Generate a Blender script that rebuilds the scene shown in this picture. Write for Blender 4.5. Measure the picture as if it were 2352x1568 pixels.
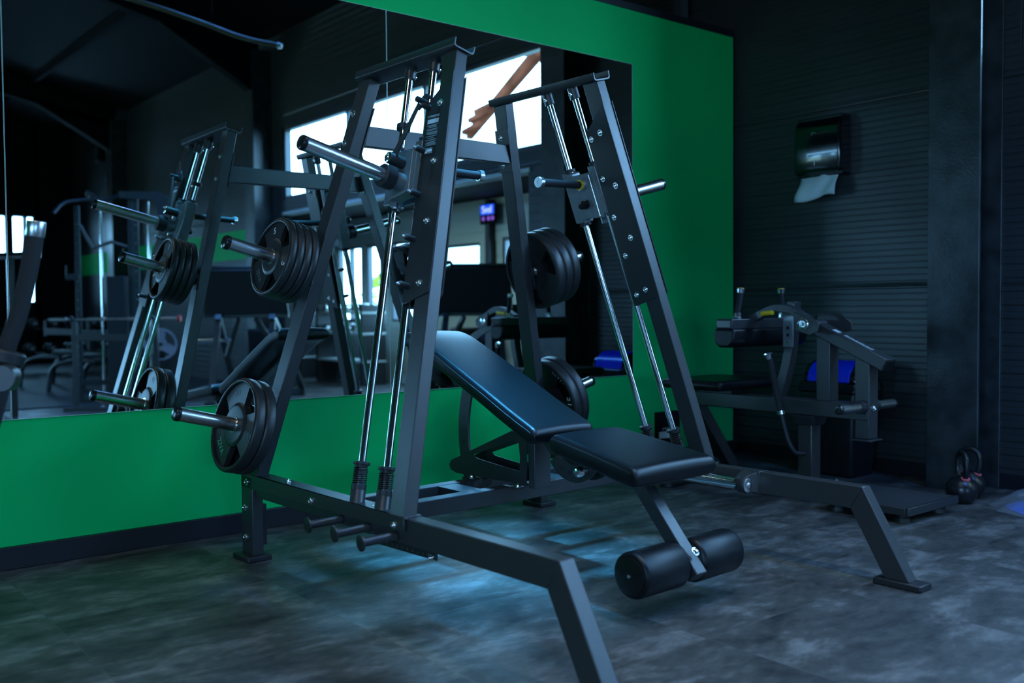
import bpy, bmesh, math, random
from math import sin, cos, pi
from mathutils import Vector, Matrix

random.seed(7)
for o in list(bpy.data.objects):
    bpy.data.objects.remove(o)
scn = bpy.context.scene
COL = scn.collection

# ------------------------------------------------------------------ camera
RT = Vector((0.7751936791695054, -0.6316735120125202, -0.007958265980368893))
UP = Vector((0.028551152315658346, 0.02244776303975904, 0.9993402471810885))
FW = Vector((0.6310781183634036, 0.774909460618645, -0.03543637067515236))
cd = bpy.data.cameras.new('camera')
cam = bpy.data.objects.new('camera', cd)
COL.objects.link(cam)
m = Matrix((RT, UP, -FW)).transposed().to_4x4()
m.translation = Vector((0, 0, 1.1))
cam.matrix_world = m
cd.sensor_width = 36.0
cd.lens = 2221.8 / 2352 * 36.0
cd.clip_start = 0.05
cd.clip_end = 200
cd.dof.use_dof = True
cd.dof.focus_distance = 4.2
cd.dof.aperture_fstop = 1.65
scn.camera = cam

# ------------------------------------------------------------------ light and exposure
scn.view_settings.view_transform = 'Standard'
scn.view_settings.look = 'None'
scn.view_settings.gamma = 1.0
scn.view_settings.use_curve_mapping = False
scn.view_settings.exposure = -0.1
world = bpy.data.worlds.new('world')
scn.world = world
world.use_nodes = True
bg = world.node_tree.nodes['Background']
bg.inputs[0].default_value = (0.25, 0.57, 1.0, 1)
bg.inputs[1].default_value = 25.0


def area(name, loc, size, size_y, power, color, rot, portal=False, spread=None):
    l = bpy.data.lights.new(name, 'AREA')
    l.shape = 'RECTANGLE'
    l.size = size
    l.size_y = size_y
    l.energy = power
    l.color = color
    if spread:
        l.spread = spread
    l.cycles.is_portal = portal
    o = bpy.data.objects.new(name, l)
    o.location = loc
    o.rotation_euler = rot
    COL.objects.link(o)
    return o


# sky light entering through the window openings (portals only steer the sky's own light)
area('window_portal', (6.0, -0.24, 3.06), 0.93, 5.5, 1, (1, 1, 1), (0, pi / 2, 0), True)
area('window_portal', (7.83, -3.0, 1.75), 1.3, 7.4, 1, (1, 1, 1), (0, pi / 2, 0), True)
area('window_portal', (-6.13, -2.3, 1.75), 1.7, 3.6, 1, (1, 1, 1), (0, -pi / 2, 0), True)
LAMPS = [  # x, y, z, length x, length y, watts, colour, spread in degrees
    (2.85, 1.2, 4.2, 0.12, 2.4, 20, (0.62, 0.84, 1.0), 80),
    (0.4, 1.2, 4.2, 0.12, 3.2, 24, (0.86, 0.97, 0.97), 120),  # added neutral fill for the left-facing sides of the frame
    (3.9, -0.8, 4.75, 0.12, 2.4, 120, (0.08, 0.30, 1.0), 120),  # added blue fill for the frame's front faces
    (2.55, 3.25, 4.2, 0.12, 0.5, 20, (0.06, 0.46, 1.0), 26),
    (6.08, -0.9, 2.44, 0.05, 2.2, 26, (0.7, 1.0, 0.9), 170),  # added to brighten the hall wall, hidden behind the header
]


# ------------------------------------------------------------------ materials
def mat(name, color, rough=0.5, metal=0.0, spec=0.5, noise=None, bump=None, coat=0.0, alpha=1.0, emit=None):
    m = bpy.data.materials.new(name)
    m.use_nodes = True
    nt = m.node_tree
    b = nt.nodes['Principled BSDF']
    b.inputs['Base Color'].default_value = (*color, 1)
    b.inputs['Roughness'].default_value = rough
    b.inputs['Metallic'].default_value = metal
    b.inputs['Specular IOR Level'].default_value = spec
    b.inputs['Coat Weight'].default_value = coat
    b.inputs['Alpha'].default_value = alpha
    if emit:
        b.inputs['Emission Color'].default_value = (*emit[0], 1)
        b.inputs['Emission Strength'].default_value = emit[1]
    tc = nt.nodes.new('ShaderNodeTexCoord')
    if noise:   # (scale, amount)
        n = nt.nodes.new('ShaderNodeTexNoise')
        n.inputs['Scale'].default_value = noise[0]
        n.inputs['Detail'].default_value = 6
        nt.links.new(tc.outputs['Object'], n.inputs['Vector'])
        r = nt.nodes.new('ShaderNodeValToRGB')
        r.color_ramp.elements[0].position = 0.35
        r.color_ramp.elements[1].position = 0.7
        a = noise[1]
        r.color_ramp.elements[0].color = (*[c * (1 - a) for c in color], 1)
        r.color_ramp.elements[1].color = (*[min(1, c * (1 + a)) for c in color], 1)
        nt.links.new(n.outputs['Fac'], r.inputs['Fac'])
        nt.links.new(r.outputs['Color'], b.inputs['Base Color'])
    if bump:    # (scale, strength)
        n = nt.nodes.new('ShaderNodeTexNoise')
        n.inputs['Scale'].default_value = bump[0]
        n.inputs['Detail'].default_value = 3
        nt.links.new(tc.outputs['Object'], n.inputs['Vector'])
        bp = nt.nodes.new('ShaderNodeBump')
        bp.inputs['Strength'].default_value = bump[1]
        bp.inputs['Distance'].default_value = 0.002
        nt.links.new(n.outputs['Fac'], bp.inputs['Height'])
        nt.links.new(bp.outputs['Normal'], b.inputs['Normal'])
    return m


PAINT = mat('charcoal powder coat', (0.028, 0.029, 0.031), 0.34, spec=0.6, bump=(900, 0.15))
PLATEP = mat('dark guide plate paint', (0.022, 0.022, 0.023), 0.36, bump=(900, 0.12))
CHROME = mat('polished chrome', (0.85, 0.85, 0.87), 0.12, 1.0)
STEEL = mat('brushed steel', (0.68, 0.66, 0.63), 0.27, 1.0, noise=(60, 0.1))
ZINC = mat('zinc bolt', (0.85, 0.86, 0.88), 0.18, 1.0)
CARR = mat('grey carriage enamel', (0.17, 0.19, 0.20), 0.3, 0.35, noise=(30, 0.1))
BLACKP = mat('black plastic', (0.008, 0.008, 0.009), 0.28)
RUBBER = mat('black rubber', (0.014, 0.014, 0.016), 0.5, bump=(300, 0.1))
PLATE = mat('black rubber weight plate', (0.016, 0.017, 0.018), 0.42, noise=(40, 0.1))
FOAM = mat('black foam grip', (0.012, 0.012, 0.014), 0.8, bump=(700, 0.4))
LEATHER = mat('black upholstery', (0.005, 0.006, 0.008), 0.34, spec=0.3, bump=(450, 0.25))
ALU = mat('aluminium cap', (0.75, 0.76, 0.77), 0.3, 1.0)
YELLOW = mat('yellow plastic', (0.75, 0.5, 0.01), 0.4)
WHITE = mat('white print', (0.8, 0.82, 0.82), 0.5)
LABELG = mat('grey label print', (0.22, 0.28, 0.29), 0.5)
SILVERP = mat('silver label print', (0.5, 0.58, 0.6), 0.4)
LABELB = mat('black label film', (0.012, 0.016, 0.017), 0.3)
PAPER = mat('paper towel', (0.62, 0.72, 0.72), 0.85, bump=(30, 0.3))
GLOSSB = mat('glossy black plastic', (0.004, 0.005, 0.007), 0.16, coat=0.5)
BLUE = mat('blue plastic', (0.006, 0.03, 0.72), 0.25)
BAGBLUE = mat('blue fabric', (0.01, 0.12, 0.75), 0.7, noise=(9, 0.4))
PINK = mat('pink enamel', (0.75, 0.13, 0.15), 0.45)
IRON = mat('kettlebell black', (0.012, 0.012, 0.014), 0.3)
DARK = mat('black painted steel', (0.006, 0.0065, 0.008), 0.75, spec=0.15, noise=(3, 0.3))
TRIM = mat('black trim', (0.008, 0.008, 0.012), 0.45)
FRAMEW = mat('window frame', (0.05, 0.055, 0.065), 0.4)
GREEN = mat('green wall paint', (0.0, 0.50, 0.12), 0.6, spec=0.12, noise=(0.6, 0.05))
CEIL = mat('dark ceiling panel', (0.004, 0.0045, 0.005), 0.7, spec=0.2, noise=(2, 0.2))
HOSE = mat('grey conduit', (0.09, 0.085, 0.06), 0.8)
GREYP = mat('grey iron plate', (0.35, 0.33, 0.38), 0.4)
BRICK = mat('brown roof tiles', (0.085, 0.02, 0.010), 0.8, spec=0.0, noise=(2, 0.4))
RENDERW = mat('pale house wall', (0.85, 0.8, 0.7), 0.8, noise=(1, 0.1))
LEAF = mat('green shrubs', (0.35, 0.4, 0.01), 0.8, noise=(3, 0.6))
LED = mat('lamp diffuser', (0.8, 0.9, 1), 0.5, emit=((0.55, 0.8, 1.0), 0.8))
NEON = mat('blue sign light', (0.02, 0.05, 0.4), 0.5, emit=((0.01, 0.10, 1.0), 1.2))
NEONP = mat('purple sign light', (0.1, 0.05, 0.3), 0.5, emit=((0.35, 0.1, 0.8), 0.8))
NEONW = mat('pale sign light', (0.3, 0.3, 0.6), 0.5, emit=((0.45, 0.5, 1.0), 1.6))
RED = mat('red cap', (0.5, 0.03, 0.02), 0.4)

MIRROR = bpy.data.materials.new('mirror glass')
MIRROR.use_nodes = True
_b = MIRROR.node_tree.nodes['Principled BSDF']
_b.inputs['Base Color'].default_value = (0.74, 0.86, 0.82, 1)
_b.inputs['Metallic'].default_value = 1
_b.inputs['Roughness'].default_value = 0.0
MEDGE = mat('polished glass edge', (0.5, 0.68, 0.62), 0.2, spec=0.8)

# clear plastic film of the bag: part glossy film, part transparent
FILM = bpy.data.materials.new('clear plastic film')
FILM.use_nodes = True
nt = FILM.node_tree
nt.nodes.clear()
out = nt.nodes.new('ShaderNodeOutputMaterial')
mx = nt.nodes.new('ShaderNodeMixShader')
tr = nt.nodes.new('ShaderNodeBsdfTransparent')
gl = nt.nodes.new('ShaderNodeBsdfPrincipled')
gl.inputs['Base Color'].default_value = (0.35, 0.38, 0.4, 1)
gl.inputs['Roughness'].default_value = 0.12
mx.inputs[0].default_value = 0.32
nt.links.new(tr.outputs[0], mx.inputs[1])
nt.links.new(gl.outputs[0], mx.inputs[2])
nt.links.new(mx.outputs[0], out.inputs['Surface'])


def floor_mat():
    m = bpy.data.materials.new('slate vinyl tiles')
    m.use_nodes = True
    nt = m.node_tree
    L = nt.links.new
    b = nt.nodes['Principled BSDF']
    tc = nt.nodes.new('ShaderNodeTexCoord')
    mp = nt.nodes.new('ShaderNodeMapping')
    mp.inputs['Location'].default_value = (-0.06, -0.448, 0)
    L(tc.outputs['Object'], mp.inputs['Vector'])
    br = nt.nodes.new('ShaderNodeTexBrick')
    br.inputs['Scale'].default_value = 1.0
    br.inputs['Brick Width'].default_value = 0.81
    br.inputs['Row Height'].default_value = 0.8
    br.inputs['Mortar Size'].default_value = 0.0016
    br.inputs['Mortar Smooth'].default_value = 0.4
    br.offset = 0.0
    br.inputs['Color1'].default_value = (0.0, 0, 0, 1)
    br.inputs['Color2'].default_value = (1, 1, 1, 1)
    br.inputs['Mortar'].default_value = (0.5, 0.5, 0.5, 1)
    L(mp.outputs[0], br.inputs['Vector'])
    # per tile offset so that the marbling breaks at each joint
    add = nt.nodes.new('ShaderNodeVectorMath')
    add.operation = 'MULTIPLY_ADD'
    add.inputs[1].default_value = (3.1, 2.3, 7.0)
    L(br.outputs['Color'], add.inputs[0])
    sc = nt.nodes.new('ShaderNodeMapping')
    sc.inputs['Scale'].default_value = (1.0, 1.9, 1)
    L(tc.outputs['Object'], sc.inputs['Vector'])
    L(sc.outputs[0], add.inputs[2])
    n1 = nt.nodes.new('ShaderNodeTexNoise')
    n1.inputs['Scale'].default_value = 2.6
    n1.inputs['Detail'].default_value = 9
    n1.inputs['Roughness'].default_value = 0.62
    n1.inputs['Distortion'].default_value = 0.5
    L(add.outputs[0], n1.inputs['Vector'])
    n2 = nt.nodes.new('ShaderNodeTexNoise')
    n2.inputs['Scale'].default_value = 11
    n2.inputs['Detail'].default_value = 8
    n2.inputs['Roughness'].default_value = 0.7
    L(add.outputs[0], n2.inputs['Vector'])
    mix = nt.nodes.new('ShaderNodeMix')
    mix.data_type = 'FLOAT'
    mix.inputs['Factor'].default_value = 0.38
    L(n1.outputs['Fac'], mix.inputs[2])
    L(n2.outputs['Fac'], mix.inputs[3])
    rp = nt.nodes.new('ShaderNodeValToRGB')
    e = rp.color_ramp.elements
    e[0].position = 0.35
    e[0].color = (0.012, 0.0125, 0.013, 1)
    e[1].position = 0.68
    e[1].color = (0.21, 0.21, 0.2, 1)
    x = e.new(0.51)
    x.color = (0.064, 0.064, 0.06, 1)
    L(mix.outputs[0], rp.inputs['Fac'])
    mm = nt.nodes.new('ShaderNodeMix')
    mm.data_type = 'RGBA'
    mm.inputs[7].default_value = (0.09, 0.09, 0.085, 1)
    L(br.outputs['Fac'], mm.inputs[0])
    L(rp.outputs[0], mm.inputs[6])
    L(mm.outputs[2], b.inputs['Base Color'])
    rr = nt.nodes.new('ShaderNodeMapRange')
    rr.inputs[1].default_value = 0.35
    rr.inputs[2].default_value = 0.7
    rr.inputs[3].default_value = 0.5
    rr.inputs[4].default_value = 0.36
    L(mix.outputs[0], rr.inputs[0])
    L(rr.outputs[0], b.inputs['Roughness'])
    bp = nt.nodes.new('ShaderNodeBump')
    bp.inputs['Strength'].default_value = 0.12
    bp.inputs['Distance'].default_value = 0.003
    L(n2.outputs['Fac'], bp.inputs['Height'])
    L(bp.outputs[0], b.inputs['Normal'])
    return m


FLOOR = floor_mat()
MATR = mat('speckled rubber mat', (0.03, 0.032, 0.036), 0.55, noise=(1.2, 0.3))
RIB = mat('charcoal sandwich panel', (0.036, 0.04, 0.042), 0.36, noise=(1.3, 0.12))
RIBL = mat('grey sandwich panel', (0.5, 0.55, 0.53), 0.5)
CONC = mat('weathered painted column', (0.032, 0.036, 0.038), 0.36, noise=(7, 0.5), bump=(60, 0.6))


# ------------------------------------------------------------------ mesh helpers
def B():
    return bmesh.new()


def box(bm, lo, hi, M=None):
    vs = [bm.verts.new(Vector((x, y, z)) if M is None else M @ Vector((x, y, z)))
          for x in (lo[0], hi[0]) for y in (lo[1], hi[1]) for z in (lo[2], hi[2])]
    for f in ((0, 1, 3, 2), (4, 6, 7, 5), (0, 4, 5, 1), (2, 3, 7, 6), (0, 2, 6, 4), (1, 5, 7, 3)):
        bm.faces.new([vs[i] for i in f])
    return vs


def hexa(bm, a, b):
    """solid between two quads a and b (lists of 4 points in matching order)"""
    va = [bm.verts.new(Vector(p)) for p in a]
    vb = [bm.verts.new(Vector(p)) for p in b]
    n = len(a)
    bm.faces.new(va)
    bm.faces.new(vb[::-1])
    for i in range(n):
        j = (i + 1) % n
        bm.faces.new([va[j], va[i], vb[i], vb[j]])


def frame_of(d, upv=None):
    d = Vector(d).normalized()
    upv = Vector(upv) if upv is not None else (Vector((0, 0, 1)) if abs(d.z) < 0.95 else Vector((1, 0, 0)))
    x = upv.cross(d).normalized()
    y = d.cross(x).normalized()
    return x, y, d


def beam(bm, p0, p1, w, h, upv=None):
    p0, p1 = Vector(p0), Vector(p1)
    x, y, d = frame_of(p1 - p0, upv)
    q = lambda p: [p + x * (sx * w / 2) + y * (sy * h / 2) for sx, sy in ((-1, -1), (1, -1), (1, 1), (-1, 1))]
    hexa(bm, q(p0), q(p1))


def lathe(bm, p0, direction, prof, seg=32, cap=True):
    """prof: list of (distance along axis, radius)"""
    p0 = Vector(p0)
    x, y, d = frame_of(direction)
    rings = []
    for t, r in prof:
        rings.append([bm.verts.new(p0 + d * t + (x * cos(2 * pi * i / seg) + y * sin(2 * pi * i / seg)) * max(r, 1e-4)) for i in range(seg)])
    for a, b in zip(rings, rings[1:]):
        for i in range(seg):
            j = (i + 1) % seg
            bm.faces.new([a[i], a[j], b[j], b[i]])
    if cap:
        bm.faces.new(rings[0][::-1])
        bm.faces.new(rings[-1])
    else:
        a, b = rings[-1], rings[0]
        for i in range(seg):
            j = (i + 1) % seg
            bm.faces.new([a[i], a[j], b[j], b[i]])


def cyl(bm, p0, p1, r, seg=24, r2=None, ch=0.0):
    p0, p1 = Vector(p0), Vector(p1)
    L = (p1 - p0).length
    r2 = r if r2 is None else r2
    pr = [(0, r - ch), (ch, r), (L - ch, r2), (L, r2 - ch)] if ch else [(0, r), (L, r2)]
    lathe(bm, p0, p1 - p0, pr, seg)


def bend(pts, rad=0.06, n=7):
    """round the corners of a polyline"""
    pts = [Vector(p) for p in pts]
    out = [pts[0]]
    for a, b, c in zip(pts, pts[1:], pts[2:]):
        u, w = (a - b), (c - b)
        r = min(rad, u.length * .48, w.length * .48)
        s, e = b + u.normalized() * r, b + w.normalized() * r
        for i in range(n + 1):
            t = i / n
            out.append(s * (1 - t) ** 2 + b * 2 * t * (1 - t) + e * t * t)
    out.append(pts[-1])
    return out


def pipe(bm, pts, r, seg=16, prof=None, upv=None, caps=True):
    """sweep a circle (or a rectangular prof (w,h)) along a polyline"""
    pts = [Vector(p) for p in pts]
    rings = []
    n = len(pts)
    t0 = (pts[1] - pts[0]).normalized()
    x, y, _ = frame_of(t0, upv)
    prev = t0
    for i, p in enumerate(pts):
        if i == 0:
            t = t0
        elif i == n - 1:
            t = (pts[-1] - pts[-2]).normalized()
        else:
            t = ((pts[i + 1] - p).normalized() + (p - pts[i - 1]).normalized()).normalized()
        q = prev.rotation_difference(t)
        x = q @ x
        y = q @ y
        prev = t
        rr = r[i] if isinstance(r, (list, tuple)) else r
        if prof:
            w, h = prof
            ring = [bm.verts.new(p + x * (sx * w / 2) + y * (sy * h / 2)) for sx, sy in ((-1, -1), (1, -1), (1, 1), (-1, 1))]
        else:
            ring = [bm.verts.new(p + (x * cos(2 * pi * k / seg) + y * sin(2 * pi * k / seg)) * rr) for k in range(seg)]
        rings.append(ring)
    for a, b in zip(rings, rings[1:]):
        m_ = len(a)
        for k in range(m_):
            j = (k + 1) % m_
            bm.faces.new([a[k], a[j], b[j], b[k]])
    if caps:
        bm.faces.new(rings[0][::-1])
        bm.faces.new(rings[-1])


def prism(bm, poly, f0, f1):
    """poly: 2d points; f0/f1 map (a,b) to 3d on the two faces"""
    hexa(bm, [f0(*p) for p in poly], [f1(*p) for p in poly])


def ring_prism(bm, outer, inner, f0, f1):
    """plate with one hole; outer and inner have equal counts"""
    n = len(outer)
    V = [[bm.verts.new(Vector(f(*p))) for p in poly] for f in (f0, f1) for poly in (outer, inner)]
    o0, i0, o1, i1 = V
    for k in range(n):
        j = (k + 1) % n
        bm.faces.new([o0[k], o0[j], i0[j], i0[k]])
        bm.faces.new([o1[j], o1[k], i1[k], i1[j]])
        bm.faces.new([o0[j], o0[k], o1[k], o1[j]])
        bm.faces.new([i0[k], i0[j], i1[j], i1[k]])


def arc(c, r, a0, a1, n=16):
    return [(c[0] + r * cos(math.radians(a0 + (a1 - a0) * i / n)), c[1] + r * sin(math.radians(a0 + (a1 - a0) * i / n))) for i in range(n + 1)]


def mk(name, bm, material, parent=None, T=None, bevel=0.0, seg=2, smooth=35, off=None):
    """finish a bmesh as one mesh object; T maps every vertex first"""
    for v in bm.verts:
        if T:
            v.co = Vector(T(v.co))
        if off is not None:
            v.co = v.co - Vector(off)
    bmesh.ops.recalc_face_normals(bm, faces=bm.faces)
    me = bpy.data.meshes.new(name)
    bm.to_mesh(me)
    bm.free()
    me.materials.append(material)
    if smooth:
        for p in me.polygons:
            p.use_smooth = True
        me.set_sharp_from_angle(angle=math.radians(smooth))
    o = bpy.data.objects.new(name, me)
    COL.objects.link(o)
    if parent:
        o.parent = parent
    if bevel:
        md = o.modifiers.new('bevel', 'BEVEL')
        md.width = bevel
        md.segments = seg
        md.limit_method = 'ANGLE'
        md.angle_limit = math.radians(40)
    return o


def tag(o, label=None, cat=None, group=None, kind=None):
    if label:
        o['label'] = label
    if cat:
        o['category'] = cat
    if group:
        o['group'] = group
    if kind:
        o['kind'] = kind
    return o


def thing(name, label, cat, loc=(0, 0, 0), rotz=0, group=None):
    o = bpy.data.objects.new(name, None)
    o.empty_display_size = 0.1
    COL.objects.link(o)
    o.location = loc
    o.rotation_euler = (0, 0, rotz)
    return tag(o, label, cat, group)


def struct(name, bm, material, bevel=0.0, smooth=None, label=None):
    o = mk(name, bm, material, None, bevel=bevel, smooth=smooth)
    return tag(o, label, None, None, 'structure')


def copy_tree(o, parent=None):
    c = o.copy()
    COL.objects.link(c)
    c.parent = parent
    for ch in [x for x in bpy.data.objects if x.parent == o]:
        copy_tree(ch, c)
    return c


def text_mesh(name, s, size, depth, material, parent, M, align='CENTER', sx=1.0):
    cu = bpy.data.curves.new('t', 'FONT')
    cu.body = s
    cu.size = size
    cu.extrude = depth
    cu.align_x = align
    cu.align_y = 'CENTER'
    to = bpy.data.objects.new('t', cu)
    COL.objects.link(to)
    dg = bpy.context.evaluated_depsgraph_get()
    me = bpy.data.meshes.new_from_object(to.evaluated_get(dg))
    bpy.data.objects.remove(to)
    bpy.data.curves.remove(cu)
    me.transform(M @ Matrix.Diagonal((sx, 1, 1, 1)))
    me.name = name
    me.materials.clear()
    me.materials.append(material)
    o = bpy.data.objects.new(name, me)
    COL.objects.link(o)
    o.parent = parent
    return o


# ================================================================== THE ROOM
D = 4.526          # plane of the mirror wall
XR = 5.875         # inner face of the right wall
XW = 5.817         # right end of the green partition
ZW = 3.068         # its height
EAVE = 4.79

bm = B()
box(bm, (-6.2, -13.2, -0.1), (7.9, 6.4, 0.0))
struct('floor', bm, FLOOR)
bm = B()
box(bm, (-6.0, -13.0, 0.001), (XR, -2.72, 0.014))
struct('floor_mat', bm, MATR, 0.003)

# green partition (lower band, right band, top band are one painted wall; mirrors hang on it)
bm = B()
box(bm, (-6.0, D + 0.012, 0), (XW, D + 0.16, ZW))
struct('wall_mirror_side', bm, GREEN)
bm = B()
box(bm, (-6.0, D + 0.005, ZW), (XW, D + 0.165, ZW + 0.05))
struct('trim_1', bm, TRIM, 0.003)
bm = B()
box(bm, (-6.0, D - 0.012, 0), (XW, D + 0.012, 0.097))
struct('baseboard_mirror_side', bm, TRIM, 0.003)


def ribbed(bm, x, y0, y1, z0, z1, pitch=0.0403, depth=0.0045, sgn=-1, joint=(1.2, 2.437, 3.66)):
    """wall skin with horizontal grooves; visible face at x, thickness away from the room"""
    zs = []
    k = math.ceil((z0 + 0.001) / pitch)
    prof = [(z0, 0.0)]
    while k * pitch < z1 - 0.02:
        z = k * pitch
        g = depth * (1.0 if k % 2 else 0.4) * (1.7 if z < 1.2 and k % 2 else 1)
        w = 0.005
        isj = any(abs(z - j) < pitch / 2 for j in joint)
        if isj:
            g, w = 0.011, 0.010
        if z - w > prof[-1][0] + 0.001 and z + w < z1 - 0.001:
            prof += [(z - w, 0.0), (z - w * .4, g), (z + w * .4, g), (z + w, 0.0)]
            if isj:
                prof += [(z + w + 0.012, -0.003), (z + w + 0.02, 0.0)]
        k += 1
    prof.append((z1, 0.0))
    a = [bm.verts.new((x - sgn * g, y0, z)) for z, g in prof]
    b = [bm.verts.new((x - sgn * g, y1, z)) for z, g in prof]
    c = [bm.verts.new((x - sgn * 0.12, y0, z)) for z in (z0, z1)]
    d = [bm.verts.new((x - sgn * 0.12, y1, z)) for z in (z0, z1)]
    for i in range(len(prof) - 1):
        bm.faces.new([a[i], a[i + 1], b[i + 1], b[i]])
    bm.faces.new([c[0], c[1], d[1], d[0]])
    bm.faces.new([a[-1], c[1], d[1], b[-1]])
    bm.faces.new([a[0], b[0], d[0], c[0]])
    bm.faces.new(a[::-1] + c)
    bm.faces.new(b + d[::-1])


bm = B()
ribbed(bm, XR, 2.52, 6.3, 0, EAVE)
ribbed(bm, XR, -13.1, -3.0, 0, EAVE)
ribbed(bm, XR, -3.0, 2.52, 3.53, EAVE)
ribbed(bm, XR, -3.0, 2.52, 2.38, 2.56)
ribbed(bm, XR, 2.1, 2.52, 0, 2.38)
struct('wall_right', bm, RIB)
bm = B()
box(bm, (XR - 0.003, -12.6, 1.83), (XR + 0.001, -3.75, 2.25))
struct('trim_2', bm, GREEN)
bm = B()
box(bm, (XR - 0.012, 2.1, 0), (XR + 0.002, D, 0.09))
struct('baseboard_right', bm, TRIM, 0.003)
bm = B()
box(bm, (-6.2, 6.3, 0), (9.6, 6.42, 6.6))
struct('wall_far', bm, DARK)
bm = B()
for lo, hi in (((-13.2, 0), (-4.1, 6.6)), ((-0.5, 0), (6.4, 6.6)), ((-4.1, 2.6), (-0.5, 6.6)), ((-4.1, 0), (-0.5, 0.9))):
    box(bm, (-6.2, lo[0], lo[1]), (-6.0, hi[0], hi[1]))
struct('wall_left', bm, DARK)
# back wall with two door lights
bm = B()
for lo, hi in (((-6.2, 0), (-4.5, 6.6)), ((-4.5, 0), (-0.5, 1.2)), ((-4.5, 2.6), (4.42, 6.6)), ((-0.5, 0), (4.42, 2.6)), ((4.42, 3.06), (5.2, 6.6)), ((4.42, 0), (4.96, 2.3)),
               ((4.56, 2.3), (4.69, 3.06)), ((4.905, 2.3), (4.96, 3.06)), ((4.96, 0), (5.1, 1.3)), ((5.1, 0), (9.6, 6.6)), ((5.1, 0), (5.2, 3.06))):
    box(bm, (lo[0], -13.2, lo[1]), (hi[0], -13.0, hi[1]))
struct('wall_back', bm, DARK)

# ceiling: two slopes, rafters, purlins
bm = B()
hexa(bm, [(6.02, -13.2, 4.76), (-2, -13.2, 6.65), (-2, 6.4, 6.65), (6.02, 6.4, 4.76)], [(6.02, -13.2, 4.86), (-2, -13.2, 6.75), (-2, 6.4, 6.75), (6.02, 6.4, 4.86)])
hexa(bm, [(-6.3, -13.2, 5.6), (-2, -13.2, 6.65), (-2, 6.4, 6.65), (-6.3, 6.4, 5.6)], [(-6.3, -13.2, 5.7), (-2, -13.2, 6.75), (-2, 6.4, 6.75), (-6.3, 6.4, 5.7)])
struct('ceiling', bm, CEIL)
n = 3
for yc in (2.767, -3.42, -9.6):
    bm = B()
    beam(bm, (5.7, yc, 4.62), (-2.0, yc, 6.42), 0.18, 0.36)
    hexa(bm, [(5.6, yc - .09, 4.05), (5.6, yc - .09, 4.6), (4.2, yc - .09, 4.85)], [(5.6, yc + .09, 4.05), (5.6, yc + .09, 4.6), (4.2, yc + .09, 4.85)])
    struct('trim_%d' % n, bm, DARK, 0.004)
    n += 1
for x in (4.3, 2.7, 1.1, -0.5):
    bm = B()
    z = 4.81 + (5.7 - x) * 0.234
    beam(bm, (x, -13, z - 0.02), (x, 6.3, z - 0.02), 0.07, 0.13)
    struct('trim_%d' % n, bm, DARK)
    n += 1
# columns
bm = B()
for lo, hi in (((5.583, 2.614), (5.603, 2.921)), ((5.603, 2.755), (5.86, 2.775)), ((5.86, 2.614), (XR + 0.02, 2.921))):
    box(bm, (lo[0], lo[1], 0), (hi[0], hi[1], 4.6))
struct('trim_%d' % n, bm, CONC, 0.003)
n += 1
for y0 in (-3.62, -9.75):
    bm = B()
    box(bm, (5.6, y0, 0), (XR + 0.02, y0 + 0.3, 4.6))
    struct('trim_%d' % n, bm, CONC, 0.007)
    n += 1
# slim post rising behind the partition
bm = B()
box(bm, (5.66, 4.9, 0), (5.74, 4.98, 4.9))
struct('trim_%d' % n, bm, FRAMEW)
n += 1


def window(n, x, y0, y1, z0, z1, mull, t=0.05, d=0.09):
    bm = B()
    xa, xb = x + 0.015, x + 0.015 + d
    box(bm, (xa, y0, z0), (xb, y1, z0 + t))
    box(bm, (xa, y0, z1 - t), (xb, y1, z1))
    box(bm, (xa, y0, z0 + t), (xb, y0 + t, z1 - t))
    box(bm, (xa, y1 - t, z0 + t), (xb, y1, z1 - t))
    for ym in mull:
        box(bm, (xa, ym - t / 2, z0 + t), (xb, ym + t / 2, z1 - t))
    o = struct('window_%d' % n, bm, FRAMEW, 0.004)
    return o


window(9, -6.12, -4.1, -0.5, 0.9, 2.6, (-2.9, -1.7))
window(1, XR, -3.0, 2.52, 2.56, 3.53, (-1.3, 0.36))
# sill strip under the high window
bm = B()
box(bm, (XR - 0.02, -3.0, 2.36), (XR + 0.14, 2.14, 2.40))
struct('trim_%d' % n, bm, RIBL, 0.004)
n += 1

# hall beyond the opening under the high window
bm = B()
box(bm, (XR + 0.12, 2.95, 0), (7.9, 3.07, 2.5))
box(bm, (XR + 0.12, -9.0, 0), (7.9, -8.88, 2.5))
struct('wall_hall_ends', bm, RIBL)
bm = B()
HX = 7.7
WIN = [(-4.85, -4.1, 0.9, 2.07), (-3.95, -3.55, 0.9, 2.07), (-3.25, -2.1, 0.9, 2.07), (-1.95, -1.06, 1.62, 1.95), (-0.87, -0.71, 1.60, 1.95), (-0.58, -0.30, 1.60, 1.99)]  # third opening is added to light the frame's front, hidden behind an upright
ys = sorted(set([-9.0, 3.07] + [v for w in WIN for v in w[:2]]))
for a, b in zip(ys, ys[1:]):
    w = [q for q in WIN if q[0] <= a + 1e-6 and q[1] >= b - 1e-6]
    if w:
        ribbed(bm, HX, a, b, 0, w[0][2], 0.16, 0.02, joint=())
        ribbed(bm, HX, a, b, w[0][3], 2.5, 0.16, 0.02, joint=())
    else:
        ribbed(bm, HX, a, b, 0, 2.5, 0.16, 0.02, joint=())
struct('wall_hall', bm, RIBL)
bm = B()
box(bm, (XR + 0.121, -9.0, 2.5), (7.9, 3.07, 2.55))
struct('ceiling_hall', bm, CEIL)
for i, w in enumerate(WIN):
    window(2 + i, HX, w[0], w[1], w[2], w[3], ((w[0] + w[1]) / 2,) if w[1] - w[0] > .6 and w[2] < 1.2 else (), 0.035)

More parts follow.
